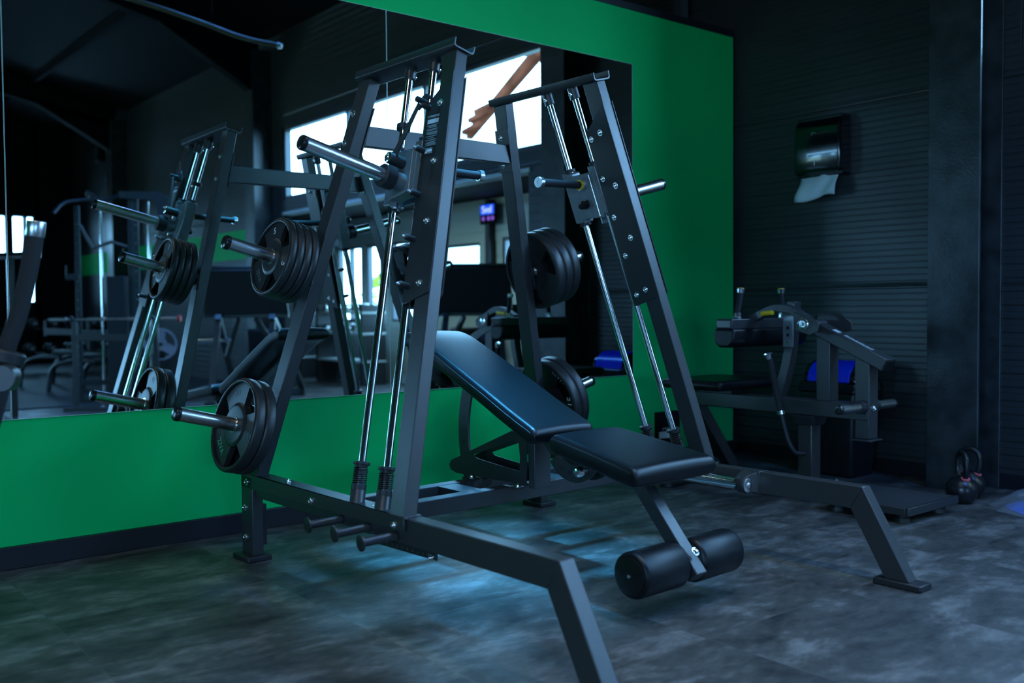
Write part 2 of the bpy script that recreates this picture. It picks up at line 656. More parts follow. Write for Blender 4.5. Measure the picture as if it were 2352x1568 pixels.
# mirrors
MX = [(-0.951, 0.9365), (0.9385, 2.8245), (2.8265, 4.737)]
ML = ['wall mirror panel left of the thin seam at the left edge of the photo', 'wide wall mirror panel behind the near side of the press frame', 'wall mirror panel ending beside the green strip, behind the bench']
for i, (a, b) in enumerate(MX):
    t = thing('mirror_panel', ML[i], 'mirror', (a, D, 0.638), 0)
    bm = B()
    v = [bm.verts.new(p) for p in ((0, 0, 0), (b - a, 0, 0), (b - a, 0, 2.073), (0, 0, 2.073))]
    bm.faces.new(v)
    mk('glass', bm, MIRROR, t, smooth=None)
    bm = B()
    w, h = b - a, 2.073
    ring_prism(bm, [(0, 0), (w, 0), (w, h), (0, h)], [(.0015, .0015), (w - .0015, .0015), (w - .0015, h - .0015), (.0015, h - .0015)],
               lambda x, z: (x, -0.0006, z), lambda x, z: (x, 0.0115, z))
    mk('edge', bm, MEDGE, t, smooth=None)

# lamps out of frame; left, high-window and hall ones are added fills
for i, (x, y, z, lx, ly, pw, colr, spr) in enumerate(LAMPS):
    t = thing('ceiling_or_fill_lamp', ['long ceiling lamp above the press frame', 'added long fill lamp above the floor left of the press frame', 'added long blue fill lamp nearer the high window', 'short ceiling lamp above the bench head', 'added slim fill lamp hidden in the side hall beside the opening'][i], 'lamp', (x, y, z))
    bm = B()
    box(bm, (-lx / 2 - .03, -ly / 2 - .03, 0.012), (lx / 2 + .03, ly / 2 + .03, 0.058))
    mk('housing', bm, DARK, t, bevel=0.004)
    bm = B()
    box(bm, (-lx / 2, -ly / 2, 0.004), (lx / 2, ly / 2, 0.012))
    mk('diffuser', bm, LED, t, smooth=None)
    for dy in ((-ly / 3, ly / 3) if z > 3 else ()):
        bm = B()
        cyl(bm, (0, dy, 0.07), (0, dy, 0.65), 0.004, 8)
        mk('hanger', bm, DARK, t)
    a = area('lamp_light', (0, 0, -0.002), lx, ly, pw, colr, (0, 0, 0), spread=math.radians(spr))
    a.parent = t

# ================================================================== THE PRESS
O0 = (2.66769, 3.00118, 0)
PSI = 0.0283288
UR, TH, ZR = 0.8713924, 0.25634, 0.373852
AW, BD, QT = 0.0562, 0.0877, 1.797
ST, CT = sin(TH), cos(TH)


def SF(s):
    """side frame coordinates (p inward, v, q up the lean) -> machine coordinates"""
    def f(c):
        p, v, q = c
        return (s * (UR - q * ST - p * CT), v, ZR + q * CT - p * ST)
    return f


VF = lambda q: -0.1637 + (0.0993 + 0.1637) * q / QT      # front face of front upright
VRr = lambda q: 1.0485 - (1.0485 - 0.8109) * q / QT      # rear face of rear upright
V1 = lambda q: 0.185 + 0.265 * q / 1.8
V2 = lambda q: 0.012 + 0.268 * q / 1.8

press = thing('chest_press_machine', 'dark grey plate-loaded converging bench press frame with chrome guide rods and black bench', 'gym machine', O0, PSI)


def bolt(p0, d, parent, T=None, r=0.012, name='bolt'):
    bm = B()
    lathe(bm, p0, d, [(0, r * 1.25), (0.003, r * 1.25), (0.0031, r * .85), (0.008, r * .8), (0.011, r * .5), (0.0085, r * .35)], 14)
    return mk(name, bm, ZINC, parent, T, smooth=30)


def side(s):
    T = SF(s)
    # channel on top
    bm = B()
    e, wc, hc, t = 0.0238, 0.1017, 0.0363, 0.005
    pts = [(-e, hc), (-e, 0.012), (-e + .003, 0.004), (-e + .012, 0), (wc - e - .012, 0), (wc - e - .003, .004), (wc - e, .012), (wc - e, hc),
           (wc - e - t, hc), (wc - e - t, .014), (wc - e - .012, t + .001), (-e + .012, t + .001), (-e + t, .014), (-e + t, hc)]
    prism(bm, pts, lambda a, b: (a, 0.088, QT + b), lambda a, b: (a, 0.8177, QT + b))
    mk('top_channel', bm, PAINT, press, T, smooth=40)
    # uprights
    for nm, f0 in (('upright', lambda q: (VF(q), VF(q) + BD)), ('upright', lambda q: (VRr(q) - BD, VRr(q)))):
        bm = B()
        qs = [0.0, QT]
        sec = [[(0, f0(q)[0], q), (AW, f0(q)[0], q), (AW, f0(q)[1], q), (0, f0(q)[1], q)] for q in qs]
        hexa(bm, sec[0], sec[1])
        o = mk(nm, bm, PAINT, press, T, bevel=0.004, seg=3)
        bm = B()   # welded foot flange
        v0, v1 = f0(0)
        box(bm, (-0.006, v0 - 0.012, -0.004), (AW + 0.008, v1 + 0.012, 0.004))
        mk('flange', bm, PAINT, o, T, bevel=0.002)
    # guide plates, outer and inner
    for p0, p1 in ((-0.006, 0.0), (AW, AW + 0.006)):
        bm = B()
        poly = [(VF(.82) - .004, .82), (VF(.80) + .004, .808), (.09, .768), (.104, .768), (.110, .778)]
        poly += [(.212, 1.575), (.205, 1.59), (VF(1.63) + BD - .002, 1.628), (VF(1.70) - .004, 1.70)]
        prism(bm, poly, lambda a, b: (p0, a, b), lambda a, b: (p1, a, b))
        o = mk('guide_plate', bm, PLATEP, press, T, bevel=0.0015)
        pb = -0.006 if p0 < 0 else AW + 0.006
        dd = (-1, 0, 0) if p0 < 0 else (1, 0, 0)
        for (v, q) in ((.125, 1.573), (.089, 1.33), (.055, 1.088), (.021, .845)):
            bolt((pb, v, q), dd, o, T)
        if p0 > 0:
            for (v, q) in ((.185, 1.551), (.159, 1.368), (.133, 1.187), (.106, 1.006), (.08, .821)):
                bolt((pb, v, q), dd, o, T, 0.011)
        if p0 < 0 and s < 0:
            # warning label
            bm = B()
            sl = 0.146
            lp = lambda a, b: (a + sl * (b - 1.45), b)
            V = lambda x_, q_: (-0.0066, 0.148 - x_ + sl * (q_ - 1.45), q_)
            hexa(bm, [V(-.035, 1.36), V(.045, 1.36), V(.045, 1.535), V(-.035, 1.535)], [(-.0062, *V(-.035, 1.36)[1:]), (-.0062, *V(.045, 1.36)[1:]), (-.0062, *V(.045, 1.535)[1:]), (-.0062, *V(-.035, 1.535)[1:])])
            lab = mk('warning_label', bm, LABELB, o, T, smooth=None)
            def bar(x0, x1, q0, q1, mt, nm='print'):
                bm = B()
                a = [V(x0, q0), V(x1, q0), V(x1, q1), V(x0, q1)]
                hexa(bm, [(-.0072, c[1], c[2]) for c in a], [(-.0066, c[1], c[2]) for c in a])
                return bm
            bmw = bar(-.03, .042, 1.492, 1.510, SILVERP)
            mk('label_print', bmw, SILVERP, o, T, smooth=None)
            rr = random.Random(3)
            bmg = B()
            q = 1.486
            while q > 1.395:
                x1 = 0.042 - (0.0 if rr.random() < .6 else rr.random() * .02)
                x0 = -.03 + (0.012 if rr.random() < .4 else 0)
                a = [V(x0, q - .0028), V(x1, q - .0028), V(x1, q), V(x0, q)]
                hexa(bmg, [(-.0072, c[1], c[2]) for c in a], [(-.0066, c[1], c[2]) for c in a])
                q -= .0046 if rr.random() < .75 else .008
            mk('label_print', bmg, LABELG, o, T, smooth=None)
            # text: x axis runs towards the viewer's right (decreasing v)
            def TM(x_, q_):
                oo = Vector(T(V(x_, q_)))
                oo = Vector(T((-.0070, *V(x_, q_)[1:])))
                ex = (Vector(T((0, -1, 0))) - Vector(T((0, 0, 0)))).normalized()
                ey = (Vector(T((0, sl, 1))) - Vector(T((0, 0, 0)))).normalized()
                ez = ex.cross(ey).normalized()
                ey = ez.cross(ex)
                M = Matrix((ex, ey, ez)).transposed().to_4x4()
                M.translation = oo
                return M
            text_mesh('label_text', 'ATTENZIONE', 0.0125, 0.0003, SILVERP, o, TM(.006, 1.522))
            bmw = bar(-.03, .022, 1.366, 1.389, SILVERP)
            mk('label_print', bmw, LABELG, o, T, smooth=None)
            bm = B()
            a = [V(-.027, 1.369), V(-.011, 1.369), V(-.019, 1.385)]
            hexa(bm, [(-.0078, c[1], c[2]) for c in a], [(-.0072, c[1], c[2]) for c in a])
            mk('logo', bm, WHITE, o, T, smooth=None)
            for k_ in range(9):
                bm = B()
                x0_ = -.008 + k_ * .0032
                a = [V(x0_, 1.374), V(x0_ + .0020, 1.374), V(x0_ + .0020, 1.381 + (.002 if k_ % 3 == 0 else 0)), V(x0_, 1.381 + (.002 if k_ % 3 == 0 else 0))]
                hexa(bm, [(-.0078, c[1], c[2]) for c in a], [(-.0072, c[1], c[2]) for c in a])
                mk('logo_mark', bm, WHITE, o, T, smooth=None)
    # stop pegs on the outside
    for k, (v, q) in enumerate(((.185, 1.551), (.159, 1.368), (.133, 1.187), (.106, 1.006), (.08, .821))):
        bm = B()
        v += .01
        lathe(bm, (-0.006, v, q + .012), (-1, 0, 0), [(0, .0125), (.034, .0125), (.040, .011), (.043, .008)], 20)
        o = mk('stop_peg', bm, RUBBER, press, T)
        bolt((-0.048, v, q + .012), (-1, 0, 0), o, T, 0.006)
    # guide rods with caps, springs and cups
    for VV, qb in ((V1, 0.0), (V2, 0.014)):
        d = Vector((0, (VV(1.8) - VV(0)) / 1.8, 1)).normalized()
        P = lambda q: (0.028, VV(q), q)
        bm = B()
        cyl(bm, P(0.02), P(1.79), 0.0148, 28)
        rod = mk('guide_rod', bm, CHROME, press, T)
        bm = B()
        cyl(bm, P(1.742), P(1.797), 0.0235, 24, ch=.002)
        o = mk('rod_socket', bm, PAINT, press, T)
        bolt((0.028 + 0.0235, VV(1.765), 1.765), (1, 0, 0), o, T, .008)
        bm = B()
        lathe(bm, P(0.0), (0, d.y, d.z), [(0, .031), (.004, .0285), (.052, .0285), (.054, .0275)], 28)
        mk('rod_cup', bm, PAINT, press, T)
        bm = B()
        lathe(bm, P(0.053), (0, d.y, d.z), [(0, .0285), (.02, .0285), (.022, .027)], 28)
        mk('bumper', bm, RUBBER, press, T)
        bm = B()
        x, y, dd = frame_of((0, d.y, d.z))
        turns, nseg = 8, 14
        pts = []
        for i in range(turns * nseg + 1):
            a = 2 * pi * i / nseg
            pts.append(Vector(P(0.074)) + dd * (0.064 * i / (turns * nseg)) + (x * cos(a) + y * sin(a)) * 0.0245)
        pipe(bm, pts, 0.0032, 7)
        mk('spring', bm, IRON, press, T, smooth=60)
        bm = B()
        lathe(bm, P(0.137), (0, d.y, d.z), [(0, .024), (.010, .024), (.0105, .032), (.020, .032), (.021, .030)], 28)
        mk('bumper_ring', bm, RUBBER, press, T)
    # stop collar on the rear rod
    if s < 0:
        bm = B()
        lathe(bm, (0.028, V1(1.515), 1.515), (0, .146, 1), [(0, .027), (.002, .029), (.022, .029), (.024, .027)], 24)
        mk('stop_collar', bm, RUBBER, press, T)
    # carriage
    bm = B()
    for VV, q0, q1, w in ((V1, 1.172, 1.415, .032), (V2, 1.205, 1.435, .026)):
        dv = 0.0
        beamq = [(0.028 - .03, 0.028 + .03)]
        sec = lambda q: [(-.004, VV(q) - w, q), (.060, VV(q) - w, q), (.060, VV(q) + w, q), (-.004, VV(q) + w, q)]
        hexa(bm, sec(q0), sec(q1))
    car = mk('carriage', bm, CARR, press, T, bevel=0.008, seg=3)
    bm = B()
    f = lambda q, a: V2(q) + (V1(q) - V2(q)) * a
    poly = [(f(1.195, 0), 1.195), (f(1.19, 1), 1.19), (f(1.398, 1), 1.398), (f(1.405, 0), 1.405)]
    prism(bm, poly, lambda a, b: (0.050, a, b), lambda a, b: (0.063, a, b))
    prism(bm, poly, lambda a, b: (-0.008, a, b), lambda a, b: (0.003, a, b))
    mk('carriage_plate', bm, CARR, car, T, bevel=0.0015)
    for VV, qa, sg in ((V1, 1.415, 1), (V2, 1.435, 1), (V1, 1.172, -1)):
        bm = B()
        lathe(bm, (0.028, VV(qa), qa), (0, sg * .146, sg), [(0, .0268), (.014, .0268), (.016, .024)], 24)
        mk('bearing_seal', bm, RUBBER, car, T)
    # weld bead
    bm = B()
    for qa, qb in ((1.2, 1.395),):
        pts = [(0.0645, V2(q) + .026, q) for q in [qa + (qb - qa) * i / 10 for i in range(11)]]
        pipe(bm, pts, 0.003, 6)
        pts = [(-0.0095, V2(q) + .026, q) for q in [qa + (qb - qa) * i / 10 for i in range(11)]]
        pipe(bm, pts, 0.003, 6)
    mk('weld_bead', bm, STEEL, car, T)
    # weight horn outside
    hb = (-0.004, .284, 1.262)
    hd = Vector((-0.471, .268 - .284 + .004, -.004)).normalized()
    H = lambda t: Vector(hb) + hd * t
    bm = B()
    cyl(bm, H(0), H(.06), 0.037, 28)
    mk('horn_mount', bm, CARR, car, T)
    bm = B()
    cyl(bm, H(.05), H(.102), 0.047, 32, ch=.003)
    mk('horn_collar', bm, RUBBER, car, T)
    bm = B()
    cyl(bm, H(.1), H(.452), 0.0290, 32)
    horn = mk('weight_horn', bm, STEEL, press, T)
    bm = B()
    lathe(bm, H(.45), hd, [(0, .0300), (.012, .0300), (.018, .0265), (.021, .018), (.0215, .002)], 28)
    mk('horn_cap', bm, BLACKP, horn, T)
    # grip inside (machine coordinates)
    gb = Vector(T((0.063, .295, 1.352)))
    gt = Vector((s * .159, .264, 1.653))
    gd = (gt - gb).normalized()
    L = (gt - gb).length
    bm = B()
    lathe(bm, gb - gd * .012, gd, [(0, .026), (.03, .026), (.032, .024)], 24)
    g0 = mk('grip_socket', bm, ALU, car, None)
    bm = B()
    lathe(bm, gb + gd * .018, gd, [(0, .0235), (.009, .0235)], 24)
    mk('grip_ring', bm, YELLOW, car, None)
    bm = B()
    cyl(bm, gb + gd * .024, gt - gd * .018, 0.0175, 24)
    grip = mk('hand_grip', bm, FOAM, press, None)
    bm = B()
    lathe(bm, gt - gd * .022, gd, [(0, .022), (.001, .0245), (.02, .0245), (.022, .023), (.022, .0085), (.0195, .008)], 28)
    mk('grip_cap', bm, ALU, grip, None)
    # round knob below the grip
    bm = B()
    lathe(bm, (0.062, .294, 1.262), (1, 0, 0), [(0, .023), (.010, .023), (.0105, .019), (.034, .019), (.040, .016), (.042, .009), (.038, .006)], 24)
    mk('lock_knob', bm, BLACKP, car, T)
    # release lever outside
    a, b = Vector((-.058, .300, 1.345)), Vector((-.052, .195, 1.575))
    bm = B()
    x, y, dd = frame_of(b - a, (-1, 0, 0))
    hexa(bm, [a + x * .017 - y * .004, a - x * .017 - y * .004, a - x * .017 + y * .004, a + x * .017 + y * .004],
         [b + x * .009 - y * .004, b - x * .009 - y * .004, b - x * .009 + y * .004, b + x * .009 + y * .004])
    lev = mk('release_lever', bm, PAINT, press, T, bevel=.0015)
    bm = B()
    lathe(bm, a + Vector((.055, 0, 0)), (-1, 0, 0), [(0, .024), (.075, .024), (.078, .022)], 24)
    mk('lever_pivot', bm, RUBBER, lev, T)
    bm = B()
    lathe(bm, a + Vector((-.021, 0, 0)), (-1, 0, 0), [(0, .022), (.004, .022), (.006, .019), (.007, .012), (.012, .010), (.013, .004)], 20)
    mk('pivot_bolt', bm, ZINC, lev, T)
    bm = B()
    lathe(bm, b + Vector((.030, 0, 0)), (-1, 0, 0), [(0, .0125), (.05, .0125), (.052, .010)], 18)
    mk('lever_peg', bm, RUBBER, lev, T)
    pts = [Vector((-.022, c[0], c[1])) for c in arc((V1(1.58) - .235 + .028, 1.578), .028, 150, -40, 10)]
    bm = B()
    pipe(bm, pts, 0, prof=(.022, .006), upv=(1, 0, 0))
    mk('lever_hook', bm, RUBBER, lev, T)
    # lower catch arm from carriage to a peg
    bm = B()
    a, b = Vector((-.03, .275, 1.178)), Vector((-.03, .150, 1.205))
    beam(bm, a, b, .05, .012, (0, 0.2, 1))
    beam(bm, (-.01, .285, 1.178), (-.034, .27, 1.18), .03, .05)
    mk('catch_arm', bm, CARR, car, T, bevel=.002)
    # storage horns
    for q in (.932, .204):
        vv = VRr(q) - BD / 2
        bm = B()
        cyl(bm, (0, vv, q), (-.395, vv, q), .0290, 32)
        h = mk('storage_horn', bm, STEEL, press, T)
        bm = B()
        lathe(bm, (-.392, vv, q), (-1, 0, 0), [(0, .0300), (.015, .0300), (.021, .0265), (.0245, .018), (.025, .002)], 28)
        mk('horn_cap', bm, BLACKP, h, T)
        bm = B()
        lathe(bm, (0, vv, q), (-1, 0, 0), [(0, .043), (.020, .043), (.022, .041)], 28)
        mk('horn_collar', bm, RUBBER, h, T)
        bm = B()
        box(bm, (-.005, VRr(q) - BD - .004, q - .07), (0.0, VRr(q) + .004, q + .07))
        mk('horn_bracket', bm, PAINT, h, T, bevel=.001)
    # bolts of the rear upright and its crossbar plates
    for pp, dx in ((0.0, -1), (AW + .006, 1)):
        for v, q in ((.797, 1.64), (.82, 1.505)):
            bolt((pp if dx > 0 else -.0005, v, q), (dx, 0, 0), press, T)
    bm = B()
    prism(bm, [(VRr(1.47) - BD - .006, 1.47), (VRr(1.47) + .006, 1.47), (VRr(1.68) + .006, 1.68), (VRr(1.68) - BD - .006, 1.68)],
          lambda a, b: (AW, a, b), lambda a, b: (AW + .006, a, b))
    mk('crossbar_plate', bm, PAINT, press, T, bevel=.001)

    # base rail, front leg, rear post (machine coordinates)
    U = lambda w: s * w
    zb = ZR - 0.0928
    bm = B()
    hexa(bm, [(U(.866), 1.0947, zb), (U(.804), 1.0947, zb), (U(.804), 1.0947, ZR), (U(.866), 1.0947, ZR)],
         [(U(.8631), -.9318 + .0505, zb), (U(.8012), -.9318 + .0505, zb), (U(.8012), -.9318, ZR), (U(.8631), -.9318, ZR)])
    mk('base_rail', bm, PAINT, press, bevel=.004, seg=3)
    bm = B()
    hexa(bm, [(U(.8631), -.9318, ZR), (U(.8012), -.9318, ZR), (U(.8012), -.8813, zb), (U(.8631), -.8813, zb)],
         [(U(.868), -1.1294, .0255), (U(.806), -1.1294, .0255), (U(.806), -1.0275, .0255), (U(.868), -1.0275, .0255)])
    leg = mk('front_leg', bm, PAINT, press, bevel=.004, seg=3)
    bm = B()
    box(bm, (min(U(.79), U(.884)), -1.18, 0), (max(U(.79), U(.884)), -.985, .026))
    mk('rubber_foot', bm, RUBBER, leg, bevel=.005)
    bm = B()
    box(bm, (min(U(.826), U(.878)), .99, .022), (max(U(.826), U(.878)), 1.0947, ZR - .004))
    post = mk('rear_post', bm, PAINT, press, bevel=.004, seg=3)
    bm = B()
    box(bm, (min(U(.80), U(.915)), .962, 0), (max(U(.80), U(.915)), 1.115, .024))
    mk('rubber_foot', bm, RUBBER, post, bevel=.005)
    bm = B()
    box(bm, (min(U(.80), U(.826)), 1.01, .06), (max(U(.80), U(.826)), 1.08, .24))
    mk('post_bracket', bm, PLATEP, post, bevel=.002)
    for z in (.229, .097):
        bolt((U(.878), 1.055, z), (s, 0, 0), post)
    # bolted side plate
    bm = B()
    t0, t1 = .866, .878
    hexa(bm, [(U(t0), 1.0947, ZR - .06), (U(t1), 1.0947, ZR - .06), (U(t1), 1.0947, ZR + .004), (U(t0), 1.0947, ZR + .004)],
         [(U(t0), -.172, ZR - .045), (U(t1), -.172, ZR - .045), (U(t1), -.172, ZR + .004), (U(t0), -.172, ZR + .004)])
    box(bm, (min(U(.80), U(t1)), -.172, ZR), (max(U(.80), U(t1)), 1.0947, ZR + .004))
    sp = mk('side_plate', bm, PAINT, press, bevel=.002)
    for v in (1.037, .467, -.112):
        bolt((U(t1), v, .343), (s, 0, 0), sp)
    for v in (.735, .062):
        bolt((U(.835), v, ZR + .004), (0, 0, 1), sp)
    # band pegs pointing outward
    for v in (.258, .068, -.109):
        bm = B()
        pts = [(U(.866), v, .304), (U(1.0), v + .012, .298)]
        cyl(bm, pts[0], pts[1], .0155, 20)
        o = mk('band_peg', bm, PAINT, press)
        bm = B()
        dvec = Vector(pts[1]) - Vector(pts[0])
        lathe(bm, pts[1], dvec, [(0, .029), (.006, .029), (.007, .027)], 28)
        mk('peg_disc', bm, PLATEP, o)
    # perforated strip underneath
    if s > 0:
        return
    bm = B()
    for i in range(12):
        v0 = .12 - .032 * i
        w = .031
        w = .032
        za = .226 + (.12 - v0) * .02
        sq = [(v0, za), (v0 - w, za + .00064), (v0 - w, za + .0286), (v0, za + .028)]
        hl = [(v0 - .011, za + .009), (v0 - .020, za + .009), (v0 - .020, za + .018), (v0 - .011, za + .018)]
        ring_prism(bm, sq, hl, lambda a, b: (U(.80), a, b), lambda a, b: (U(.806), a, b))
    box(bm, (min(U(.79), U(.81)), -.2, .25), (max(U(.79), U(.81)), .1, .285))
    o = mk('perforated_strip', bm, PLATEP, press)
    bolt((U(.806), -.235, .24), (s, 0, 0), o, None, .009)


side(-1)
side(1)

# crossbars
bm = B()
for s in (0,):
    q0, q1 = 1.51, 1.615
    zc, hz = 1.862, .092
    uu = UR - 1.56 * ST - (AW + .006) * CT
    du = .012
    hexa(bm, [(-uu - du, .76, zc - hz / 2), (-uu + du, .76, zc + hz / 2), (-uu + du, .80, zc + hz / 2), (-uu - du, .80, zc - hz / 2)],
         [(uu + du, .76, zc - hz / 2), (uu - du, .76, zc + hz / 2), (uu - du, .80, zc + hz / 2), (uu + du, .80, zc - hz / 2)])
mk('upper_crossbar', bm, PAINT, press, bevel=.004, seg=3)
for v0 in (.20, .43):
    bm = B()
    box(bm, (-.802, v0, .265), (.802, v0 + .06, .332))
    o = mk('base_crossbar', bm, PAINT, press, bevel=.004, seg=3)
    for u in (-.80, .80):
        bm = B()
        box(bm, (min(u, u - .008 * (1 if u > 0 else -1)), v0 - .03, .25), (max(u, u - .008 * (1 if u > 0 else -1)), v0 + .09, .345))
        mk('end_plate', bm, PAINT, o, bevel=.001)
for u in (-.235, .25):
    bm = B()
    box(bm, (u - .05, .25, .322), (u + .05, .45, .330))
    box(bm, (u - .045, .262, .27), (u - .04, .43, .322))
    mk('cross_tie', bm, PAINT, press, bevel=.002)
# chrome foot bar beside the far rail with bracket and end disc
for s in (-1, 1):
    bm = B()
    cyl(bm, (s * .752, .12, .322), (s * .752, -.40, .318), .0255, 28)
    cb = mk('storage_bar', bm, CHROME, press)
    bm = B()
    lathe(bm, (s * .752, -.385, .318), (0, -1, 0), [(0, .034), (.004, .036), (.035, .036), (.038, .034)], 28)
    mk('bar_collar', bm, RUBBER, cb)
    bm = B()
    lathe(bm, (s * .752, -.423, .318), (0, -1, 0), [(0, .031), (.004, .031), (.005, .029), (.006, .012), (.011, .011), (.014, .006)], 28)
    mk('bar_end_disc', bm, ALU, cb)
    bm = B()
    hexa(bm, [(s * .80, -.36, .372), (s * .80, -.445, .372), (s * .80, -.445, .283), (s * .80, -.36, .283)],
         [(s * .728, -.37, .345), (s * .728, -.395, .345), (s * .728, -.395, .295), (s * .728, -.37, .295)])
    if s > 0:
        hexa(bm, [(s * .797, -.442, ZR + .001), (s * .797, -.452, ZR + .001), (s * .797, -.452, .280), (s * .797, -.442, .280)],
             [(s * .868, -.442, ZR + .001), (s * .868, -.452, ZR + .001), (s * .868, -.452, .280), (s * .868, -.442, .280)])
    mk('bar_bracket', bm, PAINT, cb, bevel=.002)

# ---- bench
bm = B()
box(bm, (-.046, .072, .335), (.046, .112, .56))
bp = mk('bench_post', bm, PAINT, press, bevel=.004, seg=3)
for u in (-.052, .052):
    outer = [(.654, .374), (.645, .352), (.60, .340), (.116, .348), (.112, .45), (.112, .54), (.16, .556), (.206, .572), (.64, .395)]
    inner = [(.47, .440), (.46, .428), (.44, .424), (.30, .412), (.160, .402), (.155, .46), (.165, .53), (.19, .532), (.45, .446)]
    bm = B()
    k = .004 * (1 if u > 0 else -1)
    ring_prism(bm, outer, inner, lambda a, b: (u, a, b), lambda a, b: (u + k, a, b))
    g = mk('gusset_plate', bm, PLATEP, press, bevel=.001)
    bm = B()
    x0, x1 = (u - .05, u) if u < 0 else (u, u + .05)
    box(bm, (x0, .13, .332), (x1, .16, .340))
    box(bm, (x0, .42, .332), (x1, .50, .340))
    mk('mount_tab', bm, PLATEP, g, bevel=.001)
    for v in (.145, .46):
        bolt((u + (-.026 if u < 0 else .026), v, .34), (0, 0, 1), g)
    bm = B()
    lathe(bm, (u * .98, .622, .376), (1 if u > 0 else -1, 0, 0), [(0, .02), (.006, .02), (.0062, .011), (.002, .010)], 20)
    mk('pin_bushing', bm, PLATEP, g)
# cross pins between the gusset plates
bm = B()
cyl(bm, (-.052, .61, .345), (.052, .61, .345), .008, 12)
mk('pin', bm, ZINC, press)


def arcplate(name, c, r0, r1, a0, a1, u0, u1, holes, hr, material, parent, nseg=None):
    """curved flat bar with round holes punched through"""
    nseg = nseg or 48
    bm = B()
    for i in range(nseg):
        aa = a0 + (a1 - a0) * i / nseg
        ab = a0 + (a1 - a0) * (i + 1) / nseg
        q = [arc(c, r1, aa, aa, 1)[0], arc(c, r1, ab, ab, 1)[0], arc(c, r0, ab, ab, 1)[0], arc(c, r0, aa, aa, 1)[0]]
        hexa(bm, [(u0, *p) for p in q], [(u1, *p) for p in q])
    bmesh.ops.remove_doubles(bm, verts=bm.verts, dist=1e-5)
    bmesh.ops.delete(bm, geom=[f for f in bm.faces if all(len(e.link_faces) > 2 for e in f.edges if abs((e.verts[0].co - e.verts[1].co).x) < 1e-6 and (e.verts[0].co - e.verts[1].co).length > (r1 - r0) * .9) and abs(f.normal.x) < .5 and min((Vector((0, v.co.y - c[0], v.co.z - c[1]))).length for v in f.verts) < r0 + 1e-4 and max((Vector((0, v.co.y - c[0], v.co.z - c[1]))).length for v in f.verts) > r1 - 1e-4 and abs(math.degrees(math.atan2(f.calc_center_median().z - c[1], f.calc_center_median().y - c[0])) - a0) > .5 and abs(math.degrees(math.atan2(f.calc_center_median().z - c[1], f.calc_center_median().y - c[0])) - a1) > .5], context='FACES_ONLY')
    o = mk(name, bm, material, parent)
    rm = (r0 + r1) / 2
    for i in range(holes[0]):
        a = holes[1] + (holes[2] - holes[1]) * i / max(1, holes[0] - 1)
        pc = arc(c, rm, a, a, 1)[0]
        bm = B()
        for side_, xx in ((-1, u0), (1, u1)):
            lathe(bm, (xx + side_ * .0002, pc[0], pc[1]), (side_, 0, 0), [(0, hr), (.0006, hr), (.0006, hr * .9)], 16)
        mk('pin_hole', bm, TRIM, o)
    return o


# rear adjustment sector (under backrest) and seat sector
arcplate('adjustment_arc', (0.02, .53), .555, .625, -22, 22, -.006, .006, (7, -16, 17), .0085, PLATEP, press)
for u in (-.048, .042):
    arcplate('seat_sector', (-.16, .56), .095, .165, 190, 325, u, u + .006, (6, 205, 300), .0085, PLATEP, press)
    bm = B()
    prism(bm, [(.02, .545), (-.02, .50), (-.09, .50), (-.3, .50), (-.33, .53), (-.15, .575)], lambda a, b: (u, a, b), lambda a, b: (u + .006, a, b))
    mk('seat_bracket', bm, PLATEP, press)
bm = B()
cyl(bm, (-.052, -.235, .452), (-.074, -.235, .452), .0145, 16)
lathe(bm, (-.070, -.235, .452), (-1, 0, 0), [(0, .018), (.012, .022), (.03, .021), (.038, .014), (.04, .002)], 20)
mk('selector_pin', bm, ZINC, press)
# backrest support tube under the pad
bm = B()
beam(bm, (0, .0, .55), (0, .70, .86), .05, .04, (0, -.4, 1))
mk('backrest_tube', bm, PAINT, press, bevel=.003)
bm = B()
beam(bm, (0, -.12, .545), (0, -.55, .475), .05, .04)
mk('seat_tube', bm, PAINT, press, bevel=.003)


